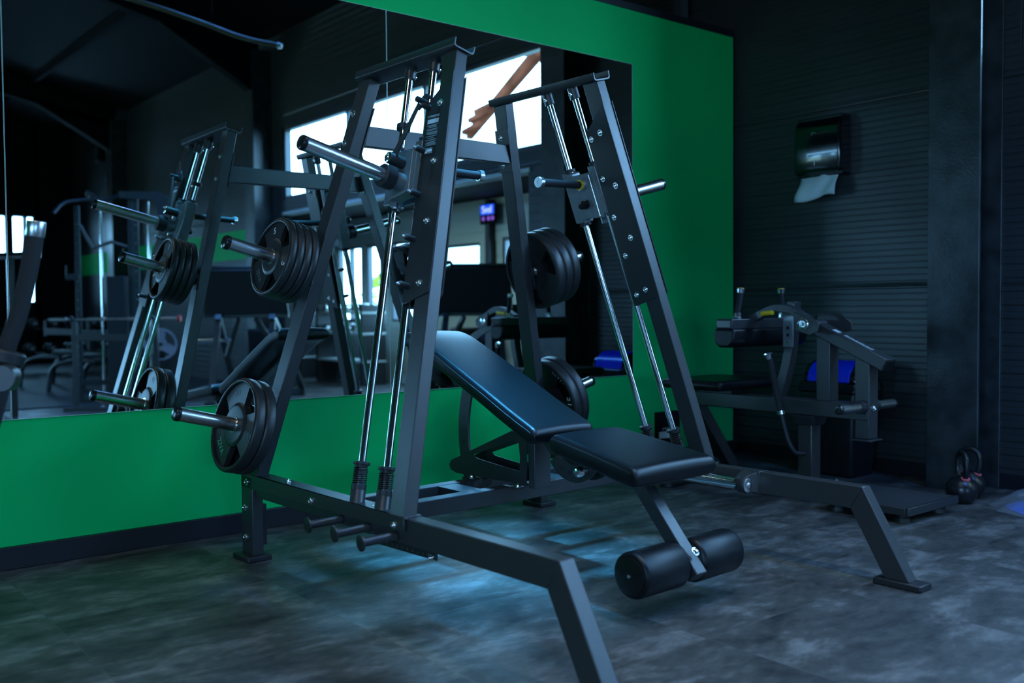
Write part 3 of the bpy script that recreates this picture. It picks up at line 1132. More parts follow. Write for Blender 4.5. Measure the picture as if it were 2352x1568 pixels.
def pad(name, top, thick, hw0, hw1, material, r=.022, crown=.010):
    """upholstered pad: top = list of (v,z) from foot end to head end, hw half widths at both ends"""
    n = len(top)
    tops = [Vector((0, *p)) for p in top]
    nr = []
    for i in range(n):
        a = tops[max(0, i - 1)]
        b = tops[min(n - 1, i + 1)]
        t = (b - a).normalized()
        nr.append(Vector((0, -t.z, t.y)))
    L = [0]
    for a, b in zip(tops, tops[1:]):
        L.append(L[-1] + (b - a).length)
    bm = B()
    sec = []
    for i in range(n):
        f = L[i] / L[-1]
        hw = hw0 + (hw1 - hw0) * f
        ring = []
        prof = []
        # section: crowned top with rounded shoulders, flat bottom
        K = 5
        for k in range(K + 1):
            a = pi - (pi / 2) * k / K
            prof.append((-hw + r + r * cos(a), -r + r * sin(a)))
        for k in range(1, 8):
            x = -hw + r + (2 * hw - 2 * r) * k / 8
            prof.append((x, crown * (1 - (x / (hw - r)) ** 2) * .5))
        for k in range(K + 1):
            a = pi / 2 - (pi / 2) * k / K
            prof.append((hw - r + r * cos(a), -r + r * sin(a)))
        prof += [(hw - .002, -thick + .012), (hw - .012, -thick), (0, -thick), (-hw + .012, -thick), (-hw + .002, -thick + .012)]
        sec.append((prof, i))
    rings = []
    # end rounding: extra rings that shrink the section
    def ring(i, shift, shr):
        prof = sec[i][0]
        t = (tops[min(n - 1, i + 1)] - tops[max(0, i - 1)]).normalized()
        base = tops[i] + t * shift
        hz = -thick / 2
        return [bm.verts.new(base + Vector((x * (1 - shr * .05), 0, 0)) + nr[i] * (hz + (y - hz) * (1 - shr))) for x, y in prof]
    R = min(thick * .5, .04)
    for a in (0.0, 18, 36, 54, 72):
        a = math.radians(a)
        rings.append(ring(0, -R * cos(a) + R, (1 - math.sin(a)) * .82 if a else .82))
    for i in range(1, n - 1):
        rings.append(ring(i, 0, 0))
    for a in (72, 54, 36, 18, 0):
        a = math.radians(a)
        rings.append(ring(n - 1, R * cos(a) - R, (1 - math.sin(a)) * .82))
    for a, b in zip(rings, rings[1:]):
        m_ = len(a)
        for k in range(m_):
            j = (k + 1) % m_
            bm.faces.new([a[k], a[j], b[j], b[k]])
    bm.faces.new(rings[0][::-1])
    bm.faces.new(rings[-1])
    o = mk(name, bm, material, press, smooth=60)
    md = o.modifiers.new('sub', 'SUBSURF')
    md.levels = 1
    md.render_levels = 2
    # piping along the side seams
    for sd in (-1, 1):
        bm = B()
        pts = []
        for i in range(n):
            f = L[i] / L[-1]
            hw = hw0 + (hw1 - hw0) * f
            pts.append(tops[i] + Vector((sd * (hw - .0005), 0, 0)) + nr[i] * (-r * 1.0))
        t0 = (tops[1] - tops[0]).normalized()
        t1 = (tops[-1] - tops[-2]).normalized()
        pts[0] = pts[0] + t0 * .03
        pts[-1] = pts[-1] - t1 * .03
        pipe(bm, pts, .0022, 8)
        mk('seam', bm, LEATHER, o)
    return o


bt = [(-.075, .603), (-.03, .622), (.05, .655), (.15, .699), (.25, .747), (.40, .814), (.55, .881), (.66, .930), (.73, .959), (.79, .978), (.84, .986), (.875, .988)]
pad('backrest', bt, .075, .172, .165, LEATHER)
stp = [(-.665, .527), (-.61, .537), (-.54, .549), (-.45, .565), (-.35, .581), (-.26, .596), (-.20, .604), (-.165, .608)]
pad('seat', stp, .082, .232, .185, LEATHER)

# leg hook arm with two rollers
bm = B()
beam(bm, (0, -.46, .455), (0, -.748, .125), .058, .055, (0, -1, 1))
arm = mk('leg_hook_arm', bm, PAINT, press, bevel=.004, seg=3)
bolt((0.0, -.735, .215), (0, -.78, .62), arm, None, .013)
rc = (-.672, .165)
for s in (-1, 1):
    bm = B()
    lathe(bm, (s * .036, rc[0], rc[1]), (s, 0, 0), [(0, .066), (.008, .080), (.016, .083), (.225, .083), (.235, .080), (.242, .070)], 40)
    rl = mk('foot_roller', bm, LEATHER, press, smooth=50)
    for sd, tt in ((1, .242), (-1, 0)):
        bm = B()
        p0 = Vector((s * (.036 + tt), rc[0], rc[1]))
        lathe(bm, p0 - Vector((s * sd * .004, 0, 0)), (s * sd, 0, 0), [(0, .066), (.007, .066), (.009, .062)], 32)
        mk('roller_cap', bm, BLACKP, rl)
    bm = B()
    lathe(bm, (s * .281, rc[0], rc[1]), (s, 0, 0), [(0, .012), (.001, .012), (.002, .007), (.006, .006)], 16)
    mk('roller_bolt', bm, ZINC, rl)
bm = B()
cyl(bm, (-.06, rc[0], rc[1]), (.06, rc[0], rc[1]), .014, 16)
mk('roller_axle', bm, CHROME, arm)
press_inv = None


# ================================================================== WEIGHT PLATES
def plate(r, t, num, label, group):
    """olympic tri-grip plate, axis = local z pointing outward, outer face at z = t/2"""
    e = thing('weight_plate', label, 'weight plate', group=group)
    bm = B()
    h = t / 2
    ri = r - .021
    lathe(bm, (0, 0, -h), (0, 0, 1), [(0, ri), (0, r - .008), (.006, r - .0015), (.010, r), (t - .010, r), (t - .006, r - .0015), (t, r - .010), (t, ri + .004), (t - .003, ri), (.003, ri)], 72, cap=False)
    rh = r * .47
    lathe(bm, (0, 0, -h * .7), (0, 0, 1), [(0, .032), (0, rh), (h * 1.22, rh), (h * 1.42, rh - .006), (h * 1.5, rh - .018), (h * 1.5, .032)], 48, cap=False)
    for k in range(3):
        a0 = math.radians(95 + 120 * k)
        hi, ho = math.radians(44), math.radians(35)
        nseg = 14
        for (z0, z1) in ((-h * .55, h * .45),):
            outer = [((ri + .003) * cos(a0 + ho * (2 * i / nseg - 1)), (ri + .003) * sin(a0 + ho * (2 * i / nseg - 1))) for i in range(nseg + 1)]
            inner = [((rh - .004) * cos(a0 + hi * (2 * i / nseg - 1)), (rh - .004) * sin(a0 + hi * (2 * i / nseg - 1))) for i in range(nseg + 1)]
            poly = outer + inner[::-1]
            V0 = [bm.verts.new((x, y, z0)) for x, y in poly]
            V1_ = [bm.verts.new((x, y, z1)) for x, y in poly]
            N = len(poly)
            for i in range(nseg):
                a, b, c, d = i, i + 1, N - 2 - i, N - 1 - i
                bm.faces.new([V0[a], V0[b], V0[c], V0[d]])
                bm.faces.new([V1_[a], V1_[d], V1_[c], V1_[b]])
            for i in range(N):
                j = (i + 1) % N
                bm.faces.new([V0[i], V1_[i], V1_[j], V0[j]])
    mk('disc', bm, PLATE, e, smooth=38)
    bm = B()
    lathe(bm, (0, 0, -h * .72), (0, 0, 1), [(0, .0305), (0, .036), (h * 1.53, .036), (h * 1.56, .0355), (h * 1.56, .0305)], 36, cap=False)
    mk('hub_ring', bm, ZINC, e)
    rm = (rh + ri) / 2
    for a, sgn in ((95, 1), (-25, 1), (215, 1)):
        ar = math.radians(a)
        M = Matrix.Translation((rm * cos(ar), rm * sin(ar), h * .45)) @ Matrix.Rotation(ar - pi / 2, 4, 'Z')
        if a == 215:
            M = Matrix.Translation((rm * cos(ar), rm * sin(ar), h * .45)) @ Matrix.Rotation(ar + pi / 2, 4, 'Z')
            text_mesh('lettering', 'ZIVA', r * .2, .0008, ALU, e, M)
        else:
            text_mesh('lettering', num, r * .23, .0008, WHITE if t < .05 else PLATE, e, M)
    return e


def put_plates(protos, s, q, p_in, t, n, labels, spins, group):
    T = SF(s)
    Mw = Matrix.Translation(O0) @ Matrix.Rotation(PSI, 4, 'Z')
    vv = VRr(q) - BD / 2
    ax = (Vector(T((-1, 0, 0))) - Vector(T((0, 0, 0)))).normalized()
    upq = (Vector(T((0, 0, 1))) - Vector(T((0, 0, 0)))).normalized()
    xx = upq.cross(ax).normalized()
    for k in range(n):
        e = protos if k == 0 else copy_tree(protos)
        c = Vector(T((-(p_in + t * (k + .5)), vv, q)))
        M = Matrix((xx, upq, ax)).transposed().to_4x4()
        M.translation = c
        e.matrix_world = Mw @ M @ Matrix.Rotation(math.radians(spins[k]), 4, 'Z')
        e['label'] = labels[k]


g1 = 'small 5 kilogram plates on the near upper horn'
pl = plate(.175, .035, '5', 'x', g1)
put_plates(pl, -1, .932, .06, .035, 4, ['innermost small black plate on the near upper horn, against the upright', 'second small black plate from the upright on the near upper horn',
                                       'third small black plate from the upright on the near upper horn', 'outermost small black plate on the near upper horn, white 5 numerals facing out'], [130, 70, 20, 8], g1)
g2 = 'large plates on the near lower horn'
pl = plate(.205, .05, '10', 'x', g2)
put_plates(pl, -1, .204, .053, .05, 2, ['large black plate against the upright on the near lower horn', 'large black plate facing out on the near lower horn, chrome horn through its hub'], [50, 12], g2)
g3 = 'plates on the far upper horn'
pl = plate(.205, .057, '10', 'x', g3)
put_plates(pl, 1, .932, .035, .057, 3, ['black plate nearest the upright on the far upper horn', 'middle black plate on the far upper horn', 'outermost black plate on the far upper horn, next to the horn tip'], [10, 60, 95], g3)
g4 = 'plates on the far lower horn'
pl = plate(.228, .058, '15', 'x', g4)
put_plates(pl, 1, .204, .035, .058, 2, ['large black plate with white 15 beside the backrest on the far lower horn', 'outer large black plate on the far lower horn, partly behind the plate marked 15'], [0, 40], g4)
# printing on the inward face of the plate marked 15
inner15 = pl
for s_, x_, y_, a, mt, sz in (('15', -.188, .006, 90, WHITE, .062), ('ZIVA', -.130, .146, -42, SILVERP, .046)):
    M = Matrix.Translation((x_, y_, -.058 / 2 * .56)) @ Matrix.Rotation(pi, 4, 'Y') @ Matrix.Rotation(math.radians(a), 4, 'Z')
    text_mesh('lettering', s_, sz, .0008, mt, inner15, M)


# ================================================================== RIGHT SIDE THINGS
# hip press machine along y at x ~ 4.78
hb_ = (4.78, 3.3, 0)
hip = thing('hip_press_machine', 'dark grey lever machine with padded bar and two upright handles by the right wall', 'gym machine', hb_)


def W(name, bm, material, parent, bevel=0.0, smooth=35, off=hb_, seg=2):
    return mk(name, bm, material, parent, bevel=bevel, smooth=smooth, off=off, seg=seg)


bm = B()
beam(bm, (4.71, 4.05, .5285), (4.71, 2.76, .5285), .10, .087)
W('main_beam', bm, PAINT, hip, .006, seg=3)
bm = B()
beam(bm, (4.72, 4.0, .07), (4.72, 2.98, .07), .08, .07)
W('base_tube', bm, PAINT, hip, .005)
bm = B()
box(bm, (4.665, 3.10, .08), (4.755, 3.19, .48))
c = W('column', bm, PAINT, hip, .006)
bm = B()
hexa(bm, [(4.655, 3.085, .43), (4.765, 3.085, .43), (4.765, 3.205, .43), (4.655, 3.205, .43)], [(4.64, 3.07, .483), (4.78, 3.07, .483), (4.78, 3.22, .483), (4.64, 3.22, .483)])
W('column_head', bm, RUBBER, c, .004)
bm = B()
beam(bm, (4.73, 3.98, .5), (5.05, 3.95, .05), .08, .07)
W('brace', bm, PAINT, hip, .005)
bm = B()
beam(bm, (4.42, 3.93, .05), (5.16, 3.98, .05), .07, .06)
cf = W('rear_foot_bar', bm, PAINT, hip, .004)
for xx in (4.44, 5.14):
    bm = B()
    cyl(bm, (xx, 3.955, 0), (xx, 3.955, .03), .05, 24, ch=.004)
    W('rubber_foot', bm, RUBBER, cf)
# seat
bm = B()
box(bm, (4.44, 3.56, .60), (4.98, 4.02, .66))
o = W('seat', bm, LEATHER, hip, .028, seg=4, smooth=60)
bm = B()
box(bm, (4.66, 3.65, .570), (4.76, 3.9, .605))
W('seat_plate', bm, PLATEP, o, .002)
# rear post with warning label in front of the green wall
bm = B()
box(bm, (4.738, 4.30, .13), (4.95, 4.34, .40))
o = W('rear_cover', bm, DARK, hip, .004)
bm = B()
box(bm, (4.742, 4.296, .228), (4.90, 4.30, .272))
W('label_print', bm, SILVERP, o, smooth=None)
text_mesh('label_text', 'ATTENZIONE', .019, .0005, SILVERP, o, Matrix.Translation((4.83 - hb_[0], 4.297 - hb_[1], .290)) @ Matrix.Rotation(pi / 2, 4, 'X'))
bm = B()
box(bm, (4.76, 3.98, .06), (4.84, 4.32, .14))
W('rear_foot', bm, PAINT, hip, .004)
# tall bent post behind the pad
bm = B()
pipe(bm, bend([(4.73, 3.36, .565), (4.73, 3.335, .64), (4.73, 3.285, .80), (4.73, 3.26, 1.12)], .12), 0, prof=(.055, .06), upv=(1, 0, 0))
bpst = W('bent_post', bm, PAINT, hip, .003)
bm = B()
box(bm, (4.685, 3.235, .86), (4.695, 3.305, 1.105))
pp_ = W('hole_plate', bm, CARR, bpst, .004)
for z in (.93, .97, 1.065, .885):
    bm = B()
    lathe(bm, (4.685, 3.27, z), (-1, 0, 0), [(0, .010), (.003, .010), (.004, .006)], 14)
    mk('bolt', bm, TRIM if z in (.93, .97) else ZINC, bpst, off=hb_)
# padded bar (pad under a steel bar), axis along y
bm = B()
beam(bm, (4.385, 3.485, .995), (5.05, 3.465, .995), .115, .058)
pb = W('pad_bar', bm, PAINT, hip, .006)
bm = B()
a0, b0 = Vector((4.38, 3.485, .0)), Vector((5.06, 3.465, 0))
ax = (b0 - a0).normalized()
nx = Vector((-ax.y, ax.x, 0))
prof2 = [(-.068, .968), (.068, .968), (.075, .93), (.066, .885), (.035, .862), (-.035, .862), (-.066, .885), (-.075, .93)]
hexa(bm, [a0 + nx * p + Vector((0, 0, z)) for p, z in prof2], [b0 + nx * p + Vector((0, 0, z)) for p, z in prof2])
o = W('thigh_pad', bm, LEATHER, hip, .014, seg=4, smooth=60)
bm = B()
beam(bm, (4.388, 3.485, .995), (4.380, 3.485, .995), .1, .045)
W('end_cap', bm, BLACKP, pb, .008)
for (x, y, z0, x1, y1, z1) in ((4.502, 3.483, 1.024, 4.528, 3.476, 1.198), (4.913, 3.467, 1.024, 4.903, 3.47, 1.198)):
    bm = B()
    cyl(bm, (x, y, z0 + .03), (x1, y1, z1 - .02), .0165, 20)
    h = W('hand_grip', bm, FOAM, hip)
    d = (Vector((x1, y1, z1)) - Vector((x, y, z0))).normalized()
    bm = B()
    lathe(bm, Vector((x, y, z0)), d, [(0, .026), (.008, .026), (.0085, .023), (.03, .020), (.034, .019)], 18)
    W('grip_base', bm, ZINC, h, smooth=15)
    bm = B()
    lathe(bm, Vector((x1, y1, z1)) - d * .03, d, [(0, .018), (.004, .020), (.024, .024), (.028, .023), (.03, .018), (.028, .008)], 18)
    W('grip_cap', bm, ZINC, h, smooth=15)
    bm = B()
    lathe(bm, Vector((x1, y1, z1)) - d * .0015, d, [(0, .0185), (.003, .0185)], 18)
    W('grip_ring', bm, YELLOW, h)
# curved link with yellow handle, pivot and lever
bm = B()
pipe(bm, bend([(4.60, 3.45, 1.02), (4.60, 3.30, 1.085), (4.60, 3.19, 1.08), (4.60, 3.07, 1.01)], .09), 0, prof=(.045, .05), upv=(1, 0, 0))
W('link_arm', bm, PAINT, hip, .004)
bm = B()
pipe(bm, [(4.57, 3.36, 1.052), (4.555, 3.28, 1.058)], .013, 14)
cyl(bm, (4.572, 3.372, 1.048), (4.570, 3.36, 1.0515), .009, 12, r2=.013)
W('yellow_handle', bm, YELLOW, hip)
bm = B()
prism(bm, [(3.15, 1.06), (3.04, 1.035), (2.99, 1.0), (3.0, .955), (3.05, .935), (3.14, .96)], lambda a, b: (4.567, a, b), lambda a, b: (4.577, a, b))
W('pivot_cheek', bm, PAINT, hip, .003)
bm = B()
prism(bm, [(3.15, 1.06), (3.0, 1.05), (2.93, 1.0), (2.93, .955), (3.05, .935), (3.14, .96)], lambda a, b: (4.785, a, b), lambda a, b: (4.795, a, b))
pv = W('pivot_cheek', bm, PAINT, hip, .003)
bm = B()
lathe(bm, (4.80, 3.09, .985), (-1, 0, 0), [(0, .032), (.23, .032)], 28)
W('pivot_tube', bm, PAINT, pv)
bm = B()
lathe(bm, (4.567, 3.09, .995), (-1, 0, 0), [(0, .034), (.005, .034), (.007, .031), (.008, .018), (.006, .017), (.006, .010), (.012, .009), (.013, .004)], 28)
W('pivot_bolt', bm, ZINC, pv)
bm = B()
beam(bm, (4.71, 3.12, .987), (4.71, 2.668, .782), .10, .068, (0, -.4, 1))
lv = W('lever', bm, PAINT, hip, .006, seg=3)
bm = B()
d_ = Vector((0, -.452, -.205)).normalized()
beam(bm, Vector((4.71, 2.668, .782)), Vector((4.71, 2.668, .782)) + d_ * .006, .085, .052, (0, -.4, 1))
W('end_cap', bm, BLACKP, lv, .006)
# silver marking along the lever
ex = Vector((0, -.452, -.205)).normalized()
ey = Vector((1, 0, 0))
ez = ex.cross(ey).normalized()
Mx = Matrix((ex, ey, ez)).transposed().to_4x4()
Mx.translation = Vector((4.70, 2.84, .898)) - Vector(hb_)
rr = random.Random(11)
for k_ in range(11):
    bm = B()
    x0_ = -.085 + k_ * .0165
    h_ = .020 if k_ % 2 else .026
    ring_prism(bm, [(x0_, -.012), (x0_ + .012, -.012), (x0_ + .012, h_ - .012), (x0_, h_ - .012)], [(x0_ + .003, -.008), (x0_ + .009, -.008), (x0_ + .009, h_ - .016), (x0_ + .003, h_ - .016)],
               lambda a, b: Mx @ Vector((a, b, 0)), lambda a, b: Mx @ Vector((a, b, .0008)))
    mk('logo_mark', bm, SILVERP, lv, smooth=None)
bm = B()
beam(bm, Vector((4.70, 2.985, .9635)), Vector((4.70, 2.95, .9476)), .035, .002, (0, -.4, 1))
W('logo', bm, SILVERP, lv, 0, None)
# support columns from beam to lever
for y0, z0, z1, w in ((3.03, .57, .93, .085), (2.795, .385, .825, .085)):
    bm = B()
    box(bm, (4.664, y0 - w / 2, z0), (4.752, y0 + w / 2, z1))
    W('support', bm, PAINT, hip, .006, seg=3)
bm = B()
box(bm, (4.645, 2.735, .376), (4.77, 2.855, .385))
W('support_plate', bm, PAINT, hip, .002)
for sg in (-1, 1):
    y0 = 2.79
    bm = B()
    x0 = 4.664 if sg < 0 else 4.752
    lathe(bm, (x0, y0, .556), (sg, 0, 0), [(0, .036), (.035, .036), (.037, .034)], 28)
    hc = W('horn_collar', bm, RUBBER, hip)
    bm = B()
    cyl(bm, (x0, y0, .556), (x0 + sg * .215, y0, .556), .0245, 28)
    hh = W('weight_horn', bm, STEEL, hip)
    bm = B()
    lathe(bm, (x0 + sg * .213, y0, .556), (sg, 0, 0), [(0, .0252), (.016, .0252), (.022, .021), (.0225, .012), (.018, .011)], 24)
    W('horn_cap', bm, BLACKP, hh)
bolt(Vector((4.708, 2.752, .55)) - Vector(hb_), (0, -1, 0), hip)
# curved side handle
bm = B()
pipe(bm, bend([(4.55, 3.296, .80), (4.58, 3.239, .49), (4.595, 3.205, .34), (4.62, 3.175, .27), (4.67, 3.15, .268)], .1), .0135, 16)
sh = W('side_handle', bm, RUBBER, hip)
bm = B()
pipe(bm, [(4.55, 3.296, .80), (4.578, 3.243, .51)], .0175, 16)
W('hand_grip', bm, FOAM, sh)
bm = B()
dd = Vector((-.028, .053, .29)).normalized()
lathe(bm, Vector((4.549, 3.298, .795)), dd, [(0, .018), (.006, .020), (.03, .025), (.036, .024), (.038, .018), (.036, .008)], 18)
W('grip_cap', bm, ZINC, sh, smooth=15)
bm = B()
lathe(bm, Vector((4.578, 3.243, .51)), -dd, [(0, .021), (.02, .021), (.024, .018)], 18)
W('grip_ring', bm, ZINC, sh)
# foot platform
bm = B()
box(bm, (4.53, 2.47, .075), (5.02, 2.95, .082))
pf = W('foot_platform', bm, MATR, hip, .001)
bm = B()
for lo, hi in (((4.52, 2.45, .045), (5.03, 2.47, .088)), ((4.52, 2.95, .045), (5.03, 2.97, .088)), ((4.52, 2.47, .045), (4.535, 2.95, .085)), ((5.015, 2.47, .045), (5.03, 2.95, .085))):
    box(bm, lo, hi)
W('platform_rim', bm, PAINT, pf, .004)
for x_, y_ in ((4.60, 2.53), (4.96, 2.53), (4.60, 2.90), (4.96, 2.90)):
    bm = B()
    lathe(bm, (x_, y_, 0), (0, 0, 1), [(0, .042), (.022, .038), (.0225, .026), (.045, .026), (.046, .016), (.06, .016)], 24)
    W('rubber_foot', bm, RUBBER, pf)
bm = B()
for k in range(9):
    cyl(bm, (4.62 + k * .028, 3.30, .112), (4.643 + k * .028, 3.30, .112), .010, 10, ch=.003)
W('chain', bm, ZINC, hip)
bolt(Vector((4.79, 3.02, .11)) - Vector(hb_), (0, -1, .3), hip, None, .016)

# waste bin with blue swing lid
bn = thing('waste_bin', 'black waste bin with glossy blue lid against the right wall', 'bin', (5.62, 3.53, 0))
bm = B()
hexa(bm, [(-.13, -.17, 0), (.13, -.17, 0), (.13, .17, 0), (-.13, .17, 0)], [(-.16, -.2, .54), (.16, -.2, .54), (.16, .2, .54), (-.16, .2, .54)])
mk('body', bm, IRON, bn, bevel=.02, seg=3)
bm = B()
hexa(bm, [(-.165, -.205, .54), (.165, -.205, .54), (.165, .205, .54), (-.165, .205, .54)], [(-.15, -.20, .60), (.15, -.20, .60), (.15, .20, .60), (-.15, .20, .60)])
mk('rim', bm, GLOSSB, bn, bevel=.008, seg=3)
bm = B()
pts = [(-.13, .60), (-.115, .66), (-.07, .71), (0, .735), (.07, .71), (.115, .66), (.13, .60)]
prism(bm, pts, lambda a, b: (a, -.19, b), lambda a, b: (a, .19, b))
mk('lid_frame', bm, GLOSSB, bn, bevel=.012, seg=3)
bm = B()
prism(bm, [(-.137, .605), (-.122, .665), (-.074, .716), (0, .74), (0, .733), (-.07, .708), (-.113, .66), (-.128, .603)], lambda a, b: (a, -.15, b), lambda a, b: (a, .15, b))
mk('lid_flap', bm, BLUE, bn, bevel=.003)
# towel dispenser + towel
dp = thing('towel_dispenser', 'glossy black paper towel dispenser on the ribbed right wall', 'dispenser', (XR, 3.80, 1.98))
bm = B()
prof = [(0, 0), (-.085, .0), (-.125, .015), (-.135, .04), (-.135, .30), (-.125, .345), (-.095, .375), (0, .385)]
prism(bm, prof, lambda a, b: (a, -.19, b), lambda a, b: (a, .165, b))
mk('cover', bm, GLOSSB, dp, bevel=.018, seg=4, smooth=50)
bm = B()
box(bm, (-.1, -.188, -.012), (0, .163, .39))
mk('back_box', bm, BLACKP, dp, bevel=.008)
bm = B()
pts = arc((0, .26), .022, 20, 160, 10)
pipe(bm, [(-.137, a, b) for a, b in pts], .006, 8)
mk('lock', bm, ZINC, dp)
bm = B()
box(bm, (-.1365, -.002, .06), (-.134, .002, .10))
mk('level_slot', bm, WHITE, dp)
bm = B()
N, M_ = 12, 6
gv = []
for i in range(N + 1):
    col = []
    y = .135 - .29 * i / N
    for j in range(M_ + 1):
        f = j / M_
        x = -.075 - .05 * sin(f * pi * .55) + .007 * sin(i * 1.3 + j) + .010 * sin(i * .6 + f * 5)
        z = .02 - .175 * f - .010 * sin(i * .55) * f + (0.02 * (1 - i / N) * -f) + .012 * (i / N) * f
        col.append(bm.verts.new((x, y + .01 * f * sin(i * .5 + 1) + (.012 * f if i == 0 else 0), z)))
    gv.append(col)
for i in range(N):
    for j in range(M_):
        bm.faces.new([gv[i][j], gv[i + 1][j], gv[i + 1][j + 1], gv[i][j + 1]])
tw = mk('paper_towel', bm, PAPER, None, smooth=80)
tw.location = (XR, 3.80, 1.98)
md = tw.modifiers.new('solid', 'SOLIDIFY')
md.thickness = .0015
tag(tw, 'white crumpled paper towel hanging out of the black dispenser', 'paper towel')


# kettlebells
def kettlebell(loc, rz, s, label):
    k = thing('kettlebell', label, 'kettlebell', loc, rz, 'kettlebells by the column')
    bm = B()
    R = .105 * s
    prof = []
    for i in range(0, 21):
        a = -pi / 2 + .55 + (pi - .55) * i / 20
        prof.append((R * sin(a) + R * .853, R * cos(a) * 1.0))
    prof[0] = (0.0, prof[0][1])
    lathe(bm, (0, 0, 0), (0, 0, 1), prof, 40)
    mk('body', bm, IRON, k, smooth=60)
    bm = B()
    w = .070 * s
    pts = bend([(-.045 * s, 0, R * 1.5), (-w, 0, R * 2.1), (-w * .95, 0, R * 3.0), (-w * .3, 0, R * 3.3), (w * .3, 0, R * 3.3), (w * .95, 0, R * 3.0), (w, 0, R * 2.1), (.045 * s, 0, R * 1.5)], .05 * s, 6)
    pipe(bm, pts, .0175 * s, 18)
    hd_ = mk('handle', bm, IRON, k, smooth=60)
    for sg in (-1, 1):
        bm = B()
        base = Vector((sg * .052 * s, 0, R * 1.62))
        d = Vector((sg * .35, 0, 1)).normalized()
        lathe(bm, base, d, [(0, .030 * s), (.010 * s, .030 * s), (.0105 * s, .018 * s)], 24)
        mk('collar', bm, PINK, hd_)
    return k


kettlebell((5.28, 2.555, 0), math.radians(50), .80, 'nearer black kettlebell with pink collars by the column base')
kettlebell((5.46, 2.60, 0), math.radians(-84), .80, 'black kettlebell with pink collars half hidden behind the nearer kettlebell')

# blue bundle in clear plastic bag
bgb = thing('plastic_bag', 'blue cloth in a clear plastic bag lying on the floor beside the kettlebells', 'bag', (5.45, 2.16, 0))


def blob(material, name, sx, sy, h, seed, cx=0, cy=0, ragged=.12, amp=.25):
    rr = random.Random(seed)
    bm = B()
    N, R_ = 40, 9
    ph = [rr.uniform(0, 6.28) for _ in range(8)]
    rings = []
    for j in range(R_ + 1):
        f = j / R_
        ring = []
        for i in range(N):
            a = 2 * pi * i / N
            rad = 1 + ragged * (sin(3 * a + ph[0]) * .6 + sin(7 * a + ph[1]) * .3 + sin(13 * a + ph[2]) * .2)
            x = cx + sx * rad * f * cos(a)
            y = cy + sy * rad * f * sin(a)
            z = h * (1 - f ** 2.2) * (1 + amp * sin(5 * x / sx * 2 + ph[3]) * cos(6 * y / sy + ph[4]) + amp * .6 * sin(11 * (x + y) / sx + ph[5])) + .003
            ring.append(bm.verts.new((x, y, max(z, .003))))
        rings.append(ring)
    for a, b in zip(rings[1:], rings[2:]):
        for i in range(N):
            j = (i + 1) % N
            bm.faces.new([a[i], a[j], b[j], b[i]])
    c_ = bm.verts.new((cx, cy, rings[0][0].co.z))
    for i in range(N):
        bm.faces.new([c_, rings[1][i], rings[1][(i + 1) % N]])
    bmesh.ops.delete(bm, geom=rings[0], context='VERTS')
    return mk(name, bm, material, bgb, smooth=70)


blob(BAGBLUE, 'cloth', .27, .22, .05, 4, .02, -.03)
blob(FILM, 'film', .34, .27, .075, 9, .0, .0, .16, .35)
fl = thing('crumpled_foil', 'small silver crumpled wrapper on the floor behind the kettlebells', 'wrapper', (5.70, 2.40, 0))
bm = B()
cyl(bm, (-.05, .02, .012), (.05, -.02, .012), .011, 7)
mk('wrapper', bm, ALU, fl, smooth=None)

# left: raised lever arm of a machine left of the frame
la = thing('lever_arm_machine', 'black padded lever arm with silver end cap at the left edge', 'gym machine', (.40, 3.30, 0))
lo_ = (.40, 3.30, 0)
pts = [(.733, 3.158, 1.352), (.727, 3.161, 1.30), (.710, 3.170, 1.197), (.681, 3.186, 1.067), (.640, 3.205, .955)]
bm = B()
pipe(bm, bend(pts, .12), .0255, 24)
pa = W('padded_arm', bm, FOAM, la, off=lo_)
bm = B()
d = (Vector(pts[0]) - Vector(pts[1])).normalized()
lathe(bm, Vector(pts[0]) - d * .03, d, [(0, .0262), (.002, .0275), (.044, .0275), (.046, .0265), (.0465, .024)], 32)
W('end_cap', bm, ALU, pa, off=lo_)
bm = B()
dl = Vector((-.3, .05, -1)).normalized()
p0 = Vector((.652, 3.198, .985))
lathe(bm, p0, dl, [(0, .030), (.002, .055), (.008, .060), (.035, .060), (.045, .052)], 36)
W('collar', bm, RUBBER, la, off=lo_)
bm = B()
lathe(bm, (.645, 3.15, .905), (-.45, -.75, 0), [(0, .040), (.05, .040), (.054, .037)], 32)
lathe(bm, (.645, 3.20, .905), (.0, 1, 0), [(0, .030), (.09, .030)], 32)
W('pivot', bm, PLATEP, la, off=lo_)
bm = B()
beam(bm, (.64, 3.21, .92), (.57, 3.26, .62), .07, .06)
beam(bm, (.57, 3.26, .64), (.30, 3.30, .10), .07, .06)
W('swing_tube', bm, RUBBER, la, .006, off=lo_)
bm = B()
box(bm, (.05, 3.1, 0), (.45, 3.5, .12))
W('base', bm, PAINT, la, .01, off=lo_)


# ================================================================== ROOM BEHIND THE CAMERA (seen in the mirrors)
def far(name, label, cat, loc, rz=0, group=None):
    return thing(name, label, cat, loc, rz, group)


